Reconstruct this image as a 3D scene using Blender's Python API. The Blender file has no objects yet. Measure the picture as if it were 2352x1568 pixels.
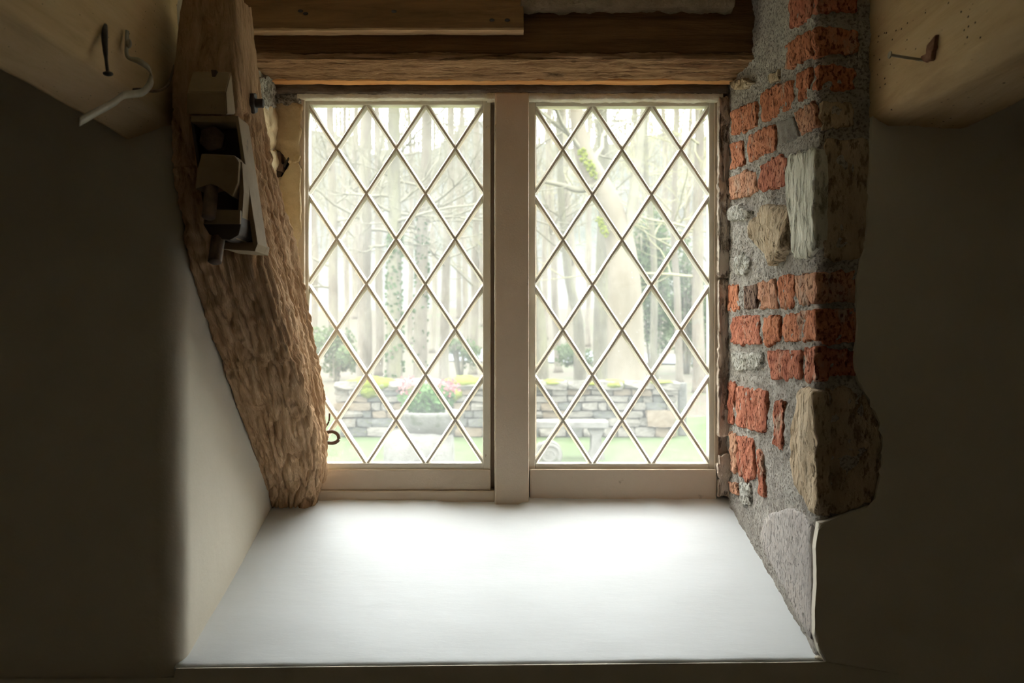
import bpy, bmesh, math, random
from mathutils import Vector, Matrix, noise
random.seed(7)
S = bpy.context.scene
C = S.collection
F = 2287.0                       # focal length in pixels of the 2352x1568 frame
CX, CY = 1176.0, 784.0

# ------------------------------------------------------------------ camera
cam = bpy.data.cameras.new('camera'); cam.lens = 35.0; cam.sensor_width = 36.0
cam.clip_start = 0.02; cam.clip_end = 500
cam.dof.use_dof = True; cam.dof.focus_distance = 1.62; cam.dof.aperture_fstop = 9.0
camo = bpy.data.objects.new('camera', cam); C.objects.link(camo)
camo.location = (0, 0, 0); camo.rotation_euler = (math.radians(90), 0, 0)
S.camera = camo

# ------------------------------------------------------------------ overcast sky
W = bpy.data.worlds.new('overcast_sky'); S.world = W; W.use_nodes = True
nt = W.node_tree; nt.nodes.clear()
tc = nt.nodes.new('ShaderNodeTexCoord'); sx = nt.nodes.new('ShaderNodeSeparateXYZ')
mr = nt.nodes.new('ShaderNodeMapRange'); bg = nt.nodes.new('ShaderNodeBackground'); wo = nt.nodes.new('ShaderNodeOutputWorld')
mr.inputs['From Min'].default_value = 0; mr.inputs['From Max'].default_value = 1
mr.inputs['To Min'].default_value = 3.2; mr.inputs['To Max'].default_value = 9.6     # CIE overcast, zenith three times the horizon
nt.links.new(tc.outputs['Generated'], sx.inputs[0]); nt.links.new(sx.outputs['Z'], mr.inputs['Value'])
bg.inputs['Color'].default_value = (0.955, 0.995, 1.0, 1)
nt.links.new(mr.outputs[0], bg.inputs['Strength']); nt.links.new(bg.outputs[0], wo.inputs[0])

S.view_settings.view_transform = 'Standard'; S.view_settings.look = 'None'
S.view_settings.exposure = 1.27; S.view_settings.gamma = 1.0
S.view_settings.use_curve_mapping = False

# ------------------------------------------------------------------ helpers
def P(px, py, d):
    return Vector(((px-CX)/F*d, d, -(py-CY)/F*d))
def tag(o, label=None, cat=None, group=None, kind=None):
    if label: o['label'] = label
    if cat: o['category'] = cat
    if group: o['group'] = group
    if kind: o['kind'] = kind
    return o
def empty(name, loc=(0, 0, 0)):
    o = bpy.data.objects.new(name, None); C.objects.link(o); o.location = loc
    o.empty_display_size = 0.05
    return o
def link(name, me, mat, parent=None, smooth=False):
    o = bpy.data.objects.new(name, me); C.objects.link(o)
    if mat is not None and len(me.materials) == 0: me.materials.append(mat)
    if smooth:
        me.polygons.foreach_set('use_smooth', [True]*len(me.polygons))
    if parent is not None:
        o.parent = parent
        o.matrix_parent_inverse = Matrix.Translation(-Vector(parent.location)) if parent.type == 'EMPTY' else Matrix()
    return o
def mesh(name, verts, faces, mat, parent=None, smooth=False):
    me = bpy.data.meshes.new(name); me.from_pydata([tuple(v) for v in verts], [], faces); me.update()
    return link(name, me, mat, parent, smooth)
def from_bm(name, bm, mat, parent=None, smooth=False):
    bmesh.ops.recalc_face_normals(bm, faces=bm.faces[:])
    me = bpy.data.meshes.new(name); bm.to_mesh(me); bm.free()
    return link(name, me, mat, parent, smooth)
def bbox(bm, x0, x1, y0, y1, z0, z1, bevel=0.0, seg=2):
    r = bmesh.ops.create_cube(bm, size=1.0)
    for v in r['verts']:
        v.co = Vector(((x0+x1)/2+v.co.x*(x1-x0), (y0+y1)/2+v.co.y*(y1-y0), (z0+z1)/2+v.co.z*(z1-z0)))
    if bevel > 0:
        es = list({e for v in r['verts'] for e in v.link_edges})
        bmesh.ops.bevel(bm, geom=es, offset=bevel, segments=seg, affect='EDGES', profile=0.6)
def box(name, x0, x1, y0, y1, z0, z1, mat, parent=None, bevel=0.0, smooth=False):
    bm = bmesh.new(); bbox(bm, x0, x1, y0, y1, z0, z1, bevel)
    return from_bm(name, bm, mat, parent, smooth)
def prism(bm, pts, vec):
    a = [bm.verts.new(p) for p in pts]; b = [bm.verts.new(Vector(p)+vec) for p in pts]
    n = len(pts); bm.faces.new(a); bm.faces.new(b[::-1])
    for i in range(n): bm.faces.new((a[i], a[(i+1) % n], b[(i+1) % n], b[i]))
def tube(bm, pts, rads, n=8, cap=True, up=Vector((0, 0, 1))):
    rings = []
    pts = [Vector(p) for p in pts]
    for i, p in enumerate(pts):
        t = (pts[min(i+1, len(pts)-1)]-pts[max(i-1, 0)]).normalized()
        u = up if abs(t.dot(up)) < 0.95 else Vector((1, 0, 0))
        a = t.cross(u).normalized(); b = t.cross(a).normalized()
        r = rads[i] if isinstance(rads, (list, tuple)) else rads
        rings.append([bm.verts.new(p+(a*math.cos(2*math.pi*k/n)+b*math.sin(2*math.pi*k/n))*r) for k in range(n)])
    for i in range(len(rings)-1):
        for k in range(n):
            bm.faces.new((rings[i][k], rings[i][(k+1) % n], rings[i+1][(k+1) % n], rings[i+1][k]))
    if cap:
        bm.faces.new(rings[0][::-1]); bm.faces.new(rings[-1])
def catmull(vals, t):
    n = len(vals)-1; x = t*n; i = min(int(x), n-1); f = x-i
    p0, p1, p2, p3 = vals[max(i-1, 0)], vals[i], vals[i+1], vals[min(i+2, n)]
    return 0.5*((2*p1)+(p2-p0)*f+(2*p0-5*p1+4*p2-p3)*f*f+(3*p1-p0-3*p2+p3)*f*f*f)
def fbm(v, o=4):
    return noise.fractal(v, 1.0, 2.0, o)
def smoothpath(pts, n):
    pts = [Vector(p) for p in pts]
    return [catmull(pts, i/(n-1)) for i in range(n)]

# ------------------------------------------------------------------ materials
class NT:
    def __init__(s, name):
        s.m = bpy.data.materials.new(name); s.m.use_nodes = True; s.t = s.m.node_tree; s.t.nodes.clear()
        s.out = s.n('ShaderNodeOutputMaterial')
    def n(s, k, **kw):
        x = s.t.nodes.new(k)
        for a, b in kw.items(): setattr(x, a, b)
        return x
    def l(s, a, b): s.t.links.new(a, b)
    def vec(s, scale, attr=None):
        mp = s.n('ShaderNodeMapping'); mp.inputs['Scale'].default_value = scale
        if attr:
            at = s.n('ShaderNodeAttribute', attribute_name=attr); s.l(at.outputs['Vector'], mp.inputs['Vector'])
        else:
            t = s.n('ShaderNodeTexCoord'); s.l(t.outputs['Object'], mp.inputs['Vector'])
        return mp.outputs[0]
    def noise(s, v, scale, detail=6, rough=0.6, dist=0.0):
        x = s.n('ShaderNodeTexNoise'); x.inputs['Scale'].default_value = scale; x.inputs['Detail'].default_value = detail
        x.inputs['Roughness'].default_value = rough; x.inputs['Distortion'].default_value = dist
        s.l(v, x.inputs['Vector']); return x.outputs['Fac']
    def vor(s, v, scale, feature='F1'):
        x = s.n('ShaderNodeTexVoronoi', feature=feature); x.inputs['Scale'].default_value = scale
        s.l(v, x.inputs['Vector']); return x.outputs['Distance']
    def ramp(s, f, stops):
        x = s.n('ShaderNodeValToRGB'); e = x.color_ramp.elements
        while len(e) < len(stops): e.new(0.5)
        for el, (p, c) in zip(e, stops):
            el.position = p; el.color = (c[0], c[1], c[2], 1) if not isinstance(c, (int, float)) else (c, c, c, 1)
        s.l(f, x.inputs['Fac']); return x.outputs['Color']
    def mix(s, f, a, b, mode='MIX'):
        x = s.n('ShaderNodeMix', data_type='RGBA', blend_type=mode)
        if isinstance(f, (int, float)): x.inputs[0].default_value = f
        else: s.l(f, x.inputs[0])
        for i, v in ((6, a), (7, b)):
            if isinstance(v, tuple): x.inputs[i].default_value = (*v, 1)
            else: s.l(v, x.inputs[i])
        return x.outputs[2]
    def math(s, op, a, b):
        x = s.n('ShaderNodeMath', operation=op)
        for i, v in enumerate((a, b)):
            if isinstance(v, (int, float)): x.inputs[i].default_value = v
            else: s.l(v, x.inputs[i])
        return x.outputs[0]
    def bump(s, h, strength=0.5, dist=0.01, prev=None):
        x = s.n('ShaderNodeBump'); x.inputs['Strength'].default_value = strength; x.inputs['Distance'].default_value = dist
        s.l(h, x.inputs['Height'])
        if prev: s.l(prev, x.inputs['Normal'])
        return x.outputs[0]
    def done(s, col, rough=0.9, spec=0.2, nrm=None, metal=0.0):
        b = s.n('ShaderNodeBsdfPrincipled')
        if isinstance(col, tuple): b.inputs['Base Color'].default_value = (*col, 1)
        else: s.l(col, b.inputs['Base Color'])
        b.inputs['Roughness'].default_value = rough; b.inputs['Specular IOR Level'].default_value = spec
        b.inputs['Metallic'].default_value = metal
        if nrm: s.l(nrm, b.inputs['Normal'])
        s.l(b.outputs[0], s.out.inputs[0]); return s.m

def mat_rough(name, cols, scale=12, bscale=120, bstr=0.6, bdist=0.004, rough=0.92, spec=0.15, stretch=(1, 1, 1), spots=None, vor=None, grain=None):
    k = NT(name); v = k.vec(stretch)
    f = k.noise(v, scale, 8, 0.65)
    n = len(cols); c = k.ramp(f, [(0.3+0.4*i/max(n-1, 1), cc) for i, cc in enumerate(cols)])
    if spots:
        sp = k.ramp(k.noise(v, spots[0], 5, 0.6), [(spots[2], 0.0), (spots[2]+0.08, 1.0)])
        c = k.mix(sp, c, spots[1])
    if grain:
        gf = k.noise(v, grain[0], 4, 0.6)
        c = k.mix(k.ramp(gf, [(grain[3], 1.0), (grain[3]+0.10, 0.0)]), c, grain[1])
    nr = k.bump(k.noise(v, bscale, 6, 0.65), bstr, bdist)
    if grain: nr = k.bump(k.ramp(gf, [(grain[3]-0.04, 0.0), (grain[3]+0.10, 1.0)]), 1.0, grain[2], nr)
    if vor:
        h = k.ramp(k.vor(v, vor[0]), [(0.0, 0.0), (vor[2], 1.0)])
        nr = k.bump(h, vor[1], bdist, nr)
    return k.done(c, rough, spec, nr)
def mat_wood(name, cols, cross=55, along=5, bstr=0.8, bdist=0.004, holes=None, rough=0.9, spec=0.12, patch=None):
    k = NT(name); v = k.vec((cross, cross, along), 'gr')
    f = k.noise(v, 1.0, 8, 0.7, 0.6)
    n = len(cols); c = k.ramp(f, [(0.28+0.44*i/max(n-1, 1), cc) for i, cc in enumerate(cols)])
    v1 = k.vec((1, 1, 1), 'gr')
    if patch:
        p = k.ramp(k.noise(v1, patch[0], 4, 0.6), [(patch[2], 0.0), (patch[2]+0.14, 1.0)])
        c = k.mix(p, c, patch[1])
    v2 = k.vec((cross*4, cross*4, along*4), 'gr')
    h = k.math('ADD', k.math('MULTIPLY', f, 1.0), k.math('MULTIPLY', k.noise(v2, 1.0, 6, 0.7), 0.6))
    nr = k.bump(h, bstr, bdist)
    if holes:
        hs = k.ramp(k.vor(k.vec((1, 1, 0.55), 'gr'), holes[0]), [(holes[1], 0.0), (holes[1]+0.04, 1.0)])
        msk = k.ramp(k.noise(v1, 14, 2, 0.5), [(0.40, 1.0), (0.50, 0.0)])
        hs = k.mix(1.0, hs, msk, 'LIGHTEN')
        c = k.mix(hs, (0.03, 0.02, 0.012), c)
        nr = k.bump(hs, 0.6, 0.003, nr)
    return k.done(c, rough, spec, nr)

M = {}
M['plaster'] = mat_rough('cream_plaster', [(0.64, 0.585, 0.475), (0.69, 0.63, 0.52)], 6, 40, 0.25, 0.003, 0.85, 0.2)
M['sillwhite'] = mat_rough('white_sill_paint', [(0.738, 0.756, 0.756), (0.774, 0.792, 0.796)], 5, 55, 0.18, 0.002, 0.6, 0.3, (0.5, 1.6, 1), (60, (0.405, 0.360, 0.306), 0.74))
M['dark_room'] = mat_rough('room_plaster', [(0.74, 0.68, 0.57), (0.78, 0.72, 0.61)], 3, 30, 0.2, 0.003)
M['floor'] = mat_rough('oak_floor', [(0.42, 0.31, 0.21), (0.52, 0.40, 0.28)], 4, 60, 0.3, 0.003, 0.6, 0.3, (8, 1, 1))
M['mortar'] = mat_rough('grey_lime_mortar', [(0.466, 0.413, 0.355), (0.572, 0.519, 0.456), (0.678, 0.636, 0.562)], 26, 260, 1.0, 0.006, 0.95, 0.1, (1, 1, 1), (8, (0.678, 0.647, 0.583), 0.62), None, (240, (0.382, 0.329, 0.281), 0.004, 0.38))
def brickmat(name, a, b, c):
    return mat_rough(name, [a, b, c], 38, 190, 1.0, 0.007, 0.95, 0.08, (1, 1, 0.55), (20, (0.60, 0.40, 0.29), 0.58), None, (210, (a[0]*0.72, a[1]*0.66, a[2]*0.66), 0.004, 0.37))
M['brick_a'] = brickmat('orange_brick', (0.504, 0.174, 0.090), (0.696, 0.270, 0.144), (0.792, 0.372, 0.228))
M['brick_b'] = brickmat('red_brick', (0.432, 0.132, 0.078), (0.624, 0.228, 0.138), (0.744, 0.348, 0.228))
M['brick_c'] = brickmat('pale_brick', (0.576, 0.264, 0.156), (0.744, 0.384, 0.240), (0.816, 0.504, 0.336))
M['brick_d'] = brickmat('burnt_brick', (0.16, 0.10, 0.08), (0.30, 0.19, 0.14), (0.40, 0.27, 0.20))
M['stone_tool'] = mat_rough('tooled_pale_stone', [(0.690, 0.655, 0.535), (0.828, 0.805, 0.690)], 16, 70, 1.0, 0.010, 0.95, 0.1, (1, 1.0, 0.3), None, None, (75, (0.575, 0.540, 0.425), 0.006, 0.40))
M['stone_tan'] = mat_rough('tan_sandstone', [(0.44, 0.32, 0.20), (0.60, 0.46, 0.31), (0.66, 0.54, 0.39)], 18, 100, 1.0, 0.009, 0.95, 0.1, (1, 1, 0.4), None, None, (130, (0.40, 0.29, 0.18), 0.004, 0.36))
M['stone_white'] = mat_rough('whitened_stone', [(0.44, 0.40, 0.33), (0.56, 0.53, 0.46), (0.66, 0.64, 0.59)], 40, 130, 1.0, 0.006, grain=(150, (0.36, 0.32, 0.26), 0.004, 0.40))
M['stone_grey'] = mat_rough('dark_grey_stone', [(0.20, 0.17, 0.15), (0.36, 0.33, 0.29)], 40, 130, 1.0, 0.006)
M['stone_mauve'] = mat_rough('mauve_grey_render', [(0.420, 0.383, 0.349), (0.500, 0.454, 0.422), (0.560, 0.490, 0.427)], 14, 200, 0.8, 0.003, 0.95, 0.1, (1, 1, 0.5), None, None, (240, (0.380, 0.342, 0.310), 0.002, 0.36))
M['stone_jamb'] = mat_rough('ochre_jamb_stone', [(0.55, 0.40, 0.21), (0.74, 0.59, 0.37), (0.80, 0.68, 0.46)], 14, 90, 0.8, 0.005)
M['stone_edge'] = mat_rough('limewashed_edge_stone', [(0.62, 0.47, 0.36), (0.76, 0.64, 0.53), (0.82, 0.74, 0.64)], 22, 90, 1.0, 0.008, 0.95, 0.1, (1, 1, 0.4), None, None, (70, (0.46, 0.34, 0.25), 0.008, 0.38))
M['cream_paint'] = mat_rough('cream_gloss_paint', [(0.76, 0.71, 0.58), (0.82, 0.78, 0.67)], 20, 90, 0.2, 0.001, 0.55, 0.35, (1, 1, 1), (70, (0.38, 0.27, 0.16), 0.70))
M['bar_paint'] = mat_rough('glazing_bar_paint', [(0.70, 0.65, 0.55), (0.78, 0.74, 0.65)], 30, 200, 0.2, 0.001, 0.6, 0.3, (1, 1, 1), (60, (0.36, 0.24, 0.13), 0.72))
M['stone_mull'] = mat_rough('tan_painted_mullion', [(0.66, 0.54, 0.41), (0.72, 0.60, 0.47)], 9, 320, 0.35, 0.0015, 0.85, 0.2, (1, 1, 1), (24, (0.36, 0.27, 0.18), 0.68))
M['putty'] = mat_rough('cracked_cream_fillet', [(0.66, 0.58, 0.40), (0.82, 0.77, 0.62), (0.86, 0.82, 0.70)], 30, 110, 0.8, 0.004)
M['cobweb_shade'] = mat_rough('dusty_shaded_head', [(0.06, 0.045, 0.03), (0.13, 0.10, 0.075), (0.22, 0.18, 0.14)], 26, 120, 0.8, 0.004, 0.95, 0.05, (0.5, 1, 1.6))  # dark from cobwebby dust and from shade put into the colour
M['brace'] = mat_wood('weathered_oak', [(0.20, 0.105, 0.05), (0.60, 0.37, 0.205), (0.76, 0.50, 0.30), (0.82, 0.58, 0.37)], 60, 7, 1.0, 0.010, None, 0.95, 0.08, (9, (0.42, 0.27, 0.165), 0.66))
M['lintel'] = mat_wood('dark_lintel_oak', [(0.07, 0.035, 0.014), (0.17, 0.085, 0.035), (0.26, 0.14, 0.06)], 60, 4, 0.9, 0.006, None, 0.8, 0.2)
M['lintel_raw'] = mat_wood('raw_lintel_oak', [(0.05, 0.025, 0.012), (0.36, 0.20, 0.10), (0.58, 0.35, 0.19), (0.66, 0.42, 0.25)], 110, 7, 1.0, 0.012, None, 0.95, 0.08, (16, (0.12, 0.065, 0.03), 0.60))
M['lintel_orange'] = mat_wood('fresh_orange_oak', [(0.72, 0.33, 0.11), (0.85, 0.46, 0.19)], 85, 5, 0.8, 0.005, None, 0.95, 0.08)
M['board'] = mat_wood('brown_board', [(0.13, 0.07, 0.025), (0.23, 0.125, 0.05), (0.32, 0.18, 0.07)], 40, 4, 0.4, 0.003, None, 0.7, 0.25)
M['board_edge'] = mat_wood('lit_board_edge', [(0.42, 0.27, 0.14), (0.60, 0.42, 0.24)], 80, 8, 0.6, 0.003, None, 0.9, 0.1)  # paler than the board: light on its underside is put into the colour
M['joist_a'] = mat_wood('pale_worn_joist', [(0.50, 0.34, 0.17), (0.68, 0.49, 0.27), (0.74, 0.55, 0.33)], 20, 3, 0.5, 0.003, (130, 0.05), 0.85, 0.15, (5, (0.40, 0.31, 0.21), 0.60))
M['joist_b'] = mat_wood('wormy_pale_joist', [(0.42, 0.28, 0.14), (0.57, 0.40, 0.215), (0.64, 0.47, 0.275)], 22, 3, 0.6, 0.003, (100, 0.09), 0.85, 0.15, (6, (0.48, 0.38, 0.28), 0.62))
M['iron'] = mat_rough('rusty_iron', [(0.05, 0.035, 0.025), (0.14, 0.09, 0.06), (0.22, 0.13, 0.08)], 40, 180, 0.4, 0.002, 0.65, 0.4)
M['iron_dark'] = mat_rough('black_iron', [(0.025, 0.02, 0.018), (0.07, 0.055, 0.045)], 40, 180, 0.3, 0.001, 0.6, 0.4)
M['bracket'] = mat_rough('dusty_painted_bracket', [(0.203, 0.140, 0.078), (0.296, 0.218, 0.133), (0.343, 0.257, 0.164)], 14, 160, 0.3, 0.001, 0.8, 0.2, (1, 1, 1), (30, (0.094, 0.055, 0.035), 0.64))
M['bracket_shade'] = mat_rough('shaded_bracket_steel', [(0.035, 0.025, 0.02), (0.08, 0.055, 0.04)], 20, 160, 0.3, 0.001, 0.7, 0.3)  # darker copy of the bracket colour, painting the shade inside the channel
M['strap'] = mat_rough('dull_metal_strap', [(0.30, 0.26, 0.18), (0.42, 0.37, 0.27)], 40, 160, 0.2, 0.001, 0.5, 0.5)
M['old_lime'] = mat_rough('brown_old_plaster', [(0.20, 0.15, 0.09), (0.32, 0.25, 0.16)], 30, 120, 1.0, 0.006)
# outside
M['hill'] = mat_rough('misty_wooded_slope', [(0.057, 0.058, 0.052), (0.073, 0.072, 0.065), (0.062, 0.073, 0.056)], 0.12, 0.9, 1.0, 0.8, stretch=(1.6, 1, 0.5))
M['torn'] = mat_rough('reddish_torn_wood', [(0.20, 0.09, 0.05), (0.42, 0.22, 0.14)], 60, 160, 1.0, 0.004)
M['grass'] = mat_rough('mown_grass', [(0.031, 0.046, 0.015), (0.043, 0.060, 0.023), (0.056, 0.071, 0.034)], 3, 25, 1.0, 0.05)
M['litter'] = mat_rough('leaf_litter', [(0.042, 0.035, 0.024), (0.051, 0.043, 0.031), (0.036, 0.046, 0.021)], 0.7, 6, 1.0, 0.1)
M['road'] = mat_rough('grey_lane', [(0.068, 0.072, 0.076), (0.080, 0.084, 0.088)], 2, 20, 0.3, 0.02)
M['wallstone_a'] = mat_rough('pale_field_stone', [(0.071, 0.065, 0.053), (0.130, 0.120, 0.101), (0.169, 0.160, 0.136)], 7, 40, 0.8, 0.03)
M['wallstone_b'] = mat_rough('buff_field_stone', [(0.094, 0.072, 0.047), (0.144, 0.119, 0.088)], 7, 40, 0.8, 0.03)
M['wallstone_c'] = mat_rough('grey_field_stone', [(0.050, 0.050, 0.044), (0.103, 0.103, 0.094)], 7, 40, 0.8, 0.03, spots=(5, (0.094, 0.113, 0.031), 0.60))
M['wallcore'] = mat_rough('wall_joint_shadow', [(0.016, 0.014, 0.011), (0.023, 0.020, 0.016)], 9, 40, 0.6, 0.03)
M['moss'] = mat_rough('yellow_green_moss', [(0.062, 0.080, 0.007), (0.102, 0.120, 0.013), (0.122, 0.133, 0.026)], 9, 60, 1.0, 0.03)
M['garden_stone'] = mat_rough('lichened_garden_stone', [(0.064, 0.060, 0.054), (0.099, 0.095, 0.085), (0.119, 0.116, 0.105)], 8, 50, 0.8, 0.02, spots=(4, (0.056, 0.060, 0.043), 0.60))
M['bark_a'] = mat_rough('pale_bark', [(0.074, 0.064, 0.048), (0.115, 0.100, 0.079), (0.142, 0.133, 0.094)], 3, 18, 1.0, 0.06, stretch=(1, 1, 0.25))
M['bark_b'] = mat_rough('green_grey_bark', [(0.056, 0.050, 0.038), (0.094, 0.087, 0.064), (0.124, 0.121, 0.075)], 3, 18, 1.0, 0.06, stretch=(1, 1, 0.25))
M['bark_beech'] = mat_rough('smooth_beech_bark', [(0.084, 0.072, 0.051), (0.117, 0.101, 0.076)], 2, 10, 0.5, 0.03, stretch=(1, 1, 0.4))
M['twig'] = mat_rough('pale_twig', [(0.091, 0.084, 0.060), (0.127, 0.119, 0.088)], 3, 20, 0.3, 0.01)
M['twig_y'] = mat_rough('yellowish_twig', [(0.144, 0.136, 0.071), (0.175, 0.166, 0.104)], 3, 20, 0.3, 0.01)
def leafmat(name, a, b):
    k = NT(name); v = k.vec((1, 1, 1)); c = k.ramp(k.noise(v, 2.5, 3), [(0.35, a), (0.65, b)])
    d = k.n('ShaderNodeBsdfDiffuse'); t = k.n('ShaderNodeBsdfTranslucent'); mx = k.n('ShaderNodeMixShader'); mx.inputs[0].default_value = 0.35
    k.l(c, d.inputs[0]); k.l(c, t.inputs[0]); k.l(d.outputs[0], mx.inputs[1]); k.l(t.outputs[0], mx.inputs[2]); k.l(mx.outputs[0], k.out.inputs[0])
    return k.m
M['ivy'] = leafmat('ivy_leaf', (0.034, 0.058, 0.026), (0.062, 0.092, 0.046))
M['evergreen'] = leafmat('evergreen_leaf', (0.040, 0.062, 0.029), (0.084, 0.110, 0.056))
M['plantleaf'] = leafmat('planter_leaf', (0.035, 0.076, 0.025), (0.071, 0.116, 0.046))
M['petal'] = leafmat('pink_petal', (0.182, 0.064, 0.071), (0.230, 0.118, 0.118))
# old dusty glass: clear, with a film of dust that scatters some of the daylight
k = NT('dusty_old_glass'); v = k.vec((1, 1, 1))
dust = k.math('ADD', k.math('MULTIPLY', k.ramp(k.noise(v, 9, 6, 0.7), [(0.35, 0.0), (0.75, 1.0)]), 0.022), 0.019)
spk = k.ramp(k.noise(v, 260, 3, 0.6), [(0.66, 0.0), (0.78, 0.14)])
dust = k.math('ADD', dust, spk)
tr = k.n('ShaderNodeBsdfTransparent'); tr.inputs[0].default_value = (0.99, 0.995, 0.99, 1)
tl = k.n('ShaderNodeBsdfTranslucent'); tl.inputs[0].default_value = (0.94, 0.95, 0.94, 1)
gl = k.n('ShaderNodeBsdfGlossy'); gl.inputs['Roughness'].default_value = 0.03
m1 = k.n('ShaderNodeMixShader'); m2 = k.n('ShaderNodeMixShader'); m2.inputs[0].default_value = 0.03
k.l(dust, m1.inputs[0]); k.l(tr.outputs[0], m1.inputs[1]); k.l(tl.outputs[0], m1.inputs[2])
k.l(m1.outputs[0], m2.inputs[1]); k.l(gl.outputs[0], m2.inputs[2]); k.l(m2.outputs[0], k.out.inputs[0])
M['glass'] = k.m

# ------------------------------------------------------------------ lofted timbers
def loft(name, secs, mat, parent=None, nper=60, nlen=80, rnd=0.12, disp=None, smooth=True, axis_cap=True):
    """secs: list of 4-corner rings; grain runs from first to last ring."""
    ncor = len(secs[0]); rings = []
    cols = [[Vector(s[i]) for s in secs] for i in range(ncor)]
    prevc = None; along = 0.0; grs = []
    for j in range(nlen):
        t = j/(nlen-1)
        q = [catmull(cols[i], t) for i in range(ncor)]
        c = sum(q, Vector())/ncor
        pts = []
        for i in range(ncor):
            p, a, b = q[i], q[i-1], q[(i+1) % ncor]
            da = (a-p); db = (b-p)
            L = rnd*min(da.length, db.length)
            da.normalize(); db.normalize()
            pts += [p+da*L, p+(da+db)*L*0.29, p+db*L]
        per = [0.0]
        for i in range(len(pts)): per.append(per[-1]+(pts[(i+1) % len(pts)]-pts[i]).length)
        tot = per[-1]; ring = []; i = 0
        for m in range(nper):
            x = tot*m/nper
            while per[i+1] < x: i += 1
            f = (x-per[i])/max(per[i+1]-per[i], 1e-9)
            ring.append(pts[i].lerp(pts[(i+1) % len(pts)], f))
        if prevc is not None: along += (c-prevc).length
        prevc = c
        rings.append(ring)
        ax = (sum([cols[i][min(len(secs)-1, int(t*(len(secs)-1))+1)]-cols[i][max(0, min(len(secs)-2, int(t*(len(secs)-1))))] for i in range(ncor)], Vector())).normalized()
        up = Vector((1, 0, 0)) if abs(ax.x) < 0.8 else Vector((0, 1, 0))
        e1 = (up-ax*up.dot(ax)).normalized(); e2 = ax.cross(e1)
        for p in ring:
            r = p-c; grs.append((r.dot(e1), r.dot(e2), along+r.dot(ax)))
    verts = [p for r in rings for p in r]; faces = []
    for j in range(nlen-1):
        for m in range(nper):
            a = j*nper+m; b = j*nper+(m+1) % nper
            faces.append((a, b, b+nper, a+nper))
    faces.append(tuple(range(nper-1, -1, -1))); faces.append(tuple(range((nlen-1)*nper, nlen*nper)))
    me = bpy.data.meshes.new(name); me.from_pydata([tuple(v) for v in verts], [], faces); me.update()
    bm = bmesh.new(); bm.from_mesh(me); bmesh.ops.recalc_face_normals(bm, faces=bm.faces[:]); bm.to_mesh(me); bm.free(); me.update()
    if disp:
        ns = [Vector(n.vector) for n in me.vertex_normals]
        co = [v.co + ns[i]*disp(Vector(grs[i]), v.co) for i, v in enumerate(me.vertices)]
        for i, v in enumerate(me.vertices): v.co = co[i]
    at = me.attributes.new('gr', 'FLOAT_VECTOR', 'POINT')
    at.data.foreach_set('vector', [x for g in grs for x in g])
    me.update()
    o = link(name, me, mat, parent, smooth)
    return o
def rough_disp(a_long, a_fine, cross=30, along=5, seed=0.0):
    def f(g, co):
        v1 = Vector((g.x*cross*0.4+seed, g.y*cross*0.4, g.z*along*0.7))
        v2 = Vector((g.x*cross*2.2, g.y*cross*2.2+seed, g.z*along*1.6))
        v3 = Vector((g.x*120, g.y*120, g.z*70+seed))
        r = 1-abs(noise.noise(v2))*2
        return a_long*fbm(v1, 3) + a_fine*(-max(0, r)**3*1.5 + 0.5*fbm(v3, 3))
    return f

# ================================================================== ROOM SHELL
DF, DB = 1.33, 1.83               # distance of room face of wall and of the casements
ZC, ZF = 0.575, -1.45             # ceiling, floor
XL, XR, YB = -1.45, 1.5, -1.3
box('floor', XL-0.1, XR+0.1, YB-0.1, DF+0.1, ZF-0.1, ZF, M['floor']); tag(bpy.data.objects['floor'], 'dark oak floor of the cottage room', 'floor', kind='structure')
box('ceiling', XL-0.1, XR+0.1, YB-0.1, 1.95, ZC, ZC+0.1, M['dark_room']); tag(bpy.data.objects['ceiling'], 'low plaster ceiling above the beams', 'ceiling', kind='structure')
for nm, a, lb in (('wall_back', (XL-0.1, XR+0.1, YB-0.1, YB, ZF, ZC), 'plaster wall across the room behind the viewer'),
                  ('wall_far_left', (XL-0.1, XL, YB, DF, ZF, ZC), 'plaster side wall of the room on the left'),
                  ('wall_far_right', (XR, XR+0.1, YB, DF, ZF, ZC), 'plaster side wall of the room on the right')):
    o = box(nm, *a, M['dark_room']); tag(o, lb, 'wall', kind='structure')

SILLF_L, SILLF_R, SILLB = -0.4355, -0.4270, -0.2925
def sill_z(x, d):
    t = (d-DF)/(1.80-DF); f = SILLF_L+(SILLF_R-SILLF_L)*(x+0.44)/0.86
    return f+(SILLB-f)*t
# wall under the sill
def wb():
    bm = bmesh.new()
    pts = [Vector((XL, DF, ZF)), Vector((XR, DF, ZF)), Vector((XR, DF, -0.425)), Vector((0.43, DF, sill_z(0.43, DF)-0.001)), Vector((-0.449, DF, sill_z(-0.449, DF)-0.001)), Vector((-0.452, DF, -0.449)), Vector((XL, DF, -0.449))]
    prism(bm, pts, Vector((0, 0.5, 0)))
    # cut the back down so the sill stays above it
    for v in bm.verts:
        pass
    return from_bm('wall_bottom', bm, M['plaster'])
o = wb(); tag(o, 'dark cream plaster wall below the window sill', 'wall', kind='structure')
# outer masonry round the opening
bm = bmesh.new()
bbox(bm, XL-0.1, -0.384, 1.845, 1.88, -3.0, 1.3); bbox(bm, 0.374, XR+0.1, 1.845, 1.88, -3.0, 1.3)
bbox(bm, -0.384, 0.374, 1.845, 1.88, 0.446, 1.3); bbox(bm, -0.384, 0.374, 1.845, 1.88, -3.0, -0.262)
o = from_bm('wall_outer', bm, M['stone_tan']); tag(o, 'outer face of the thick cottage wall around the window', 'wall', kind='structure')

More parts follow.
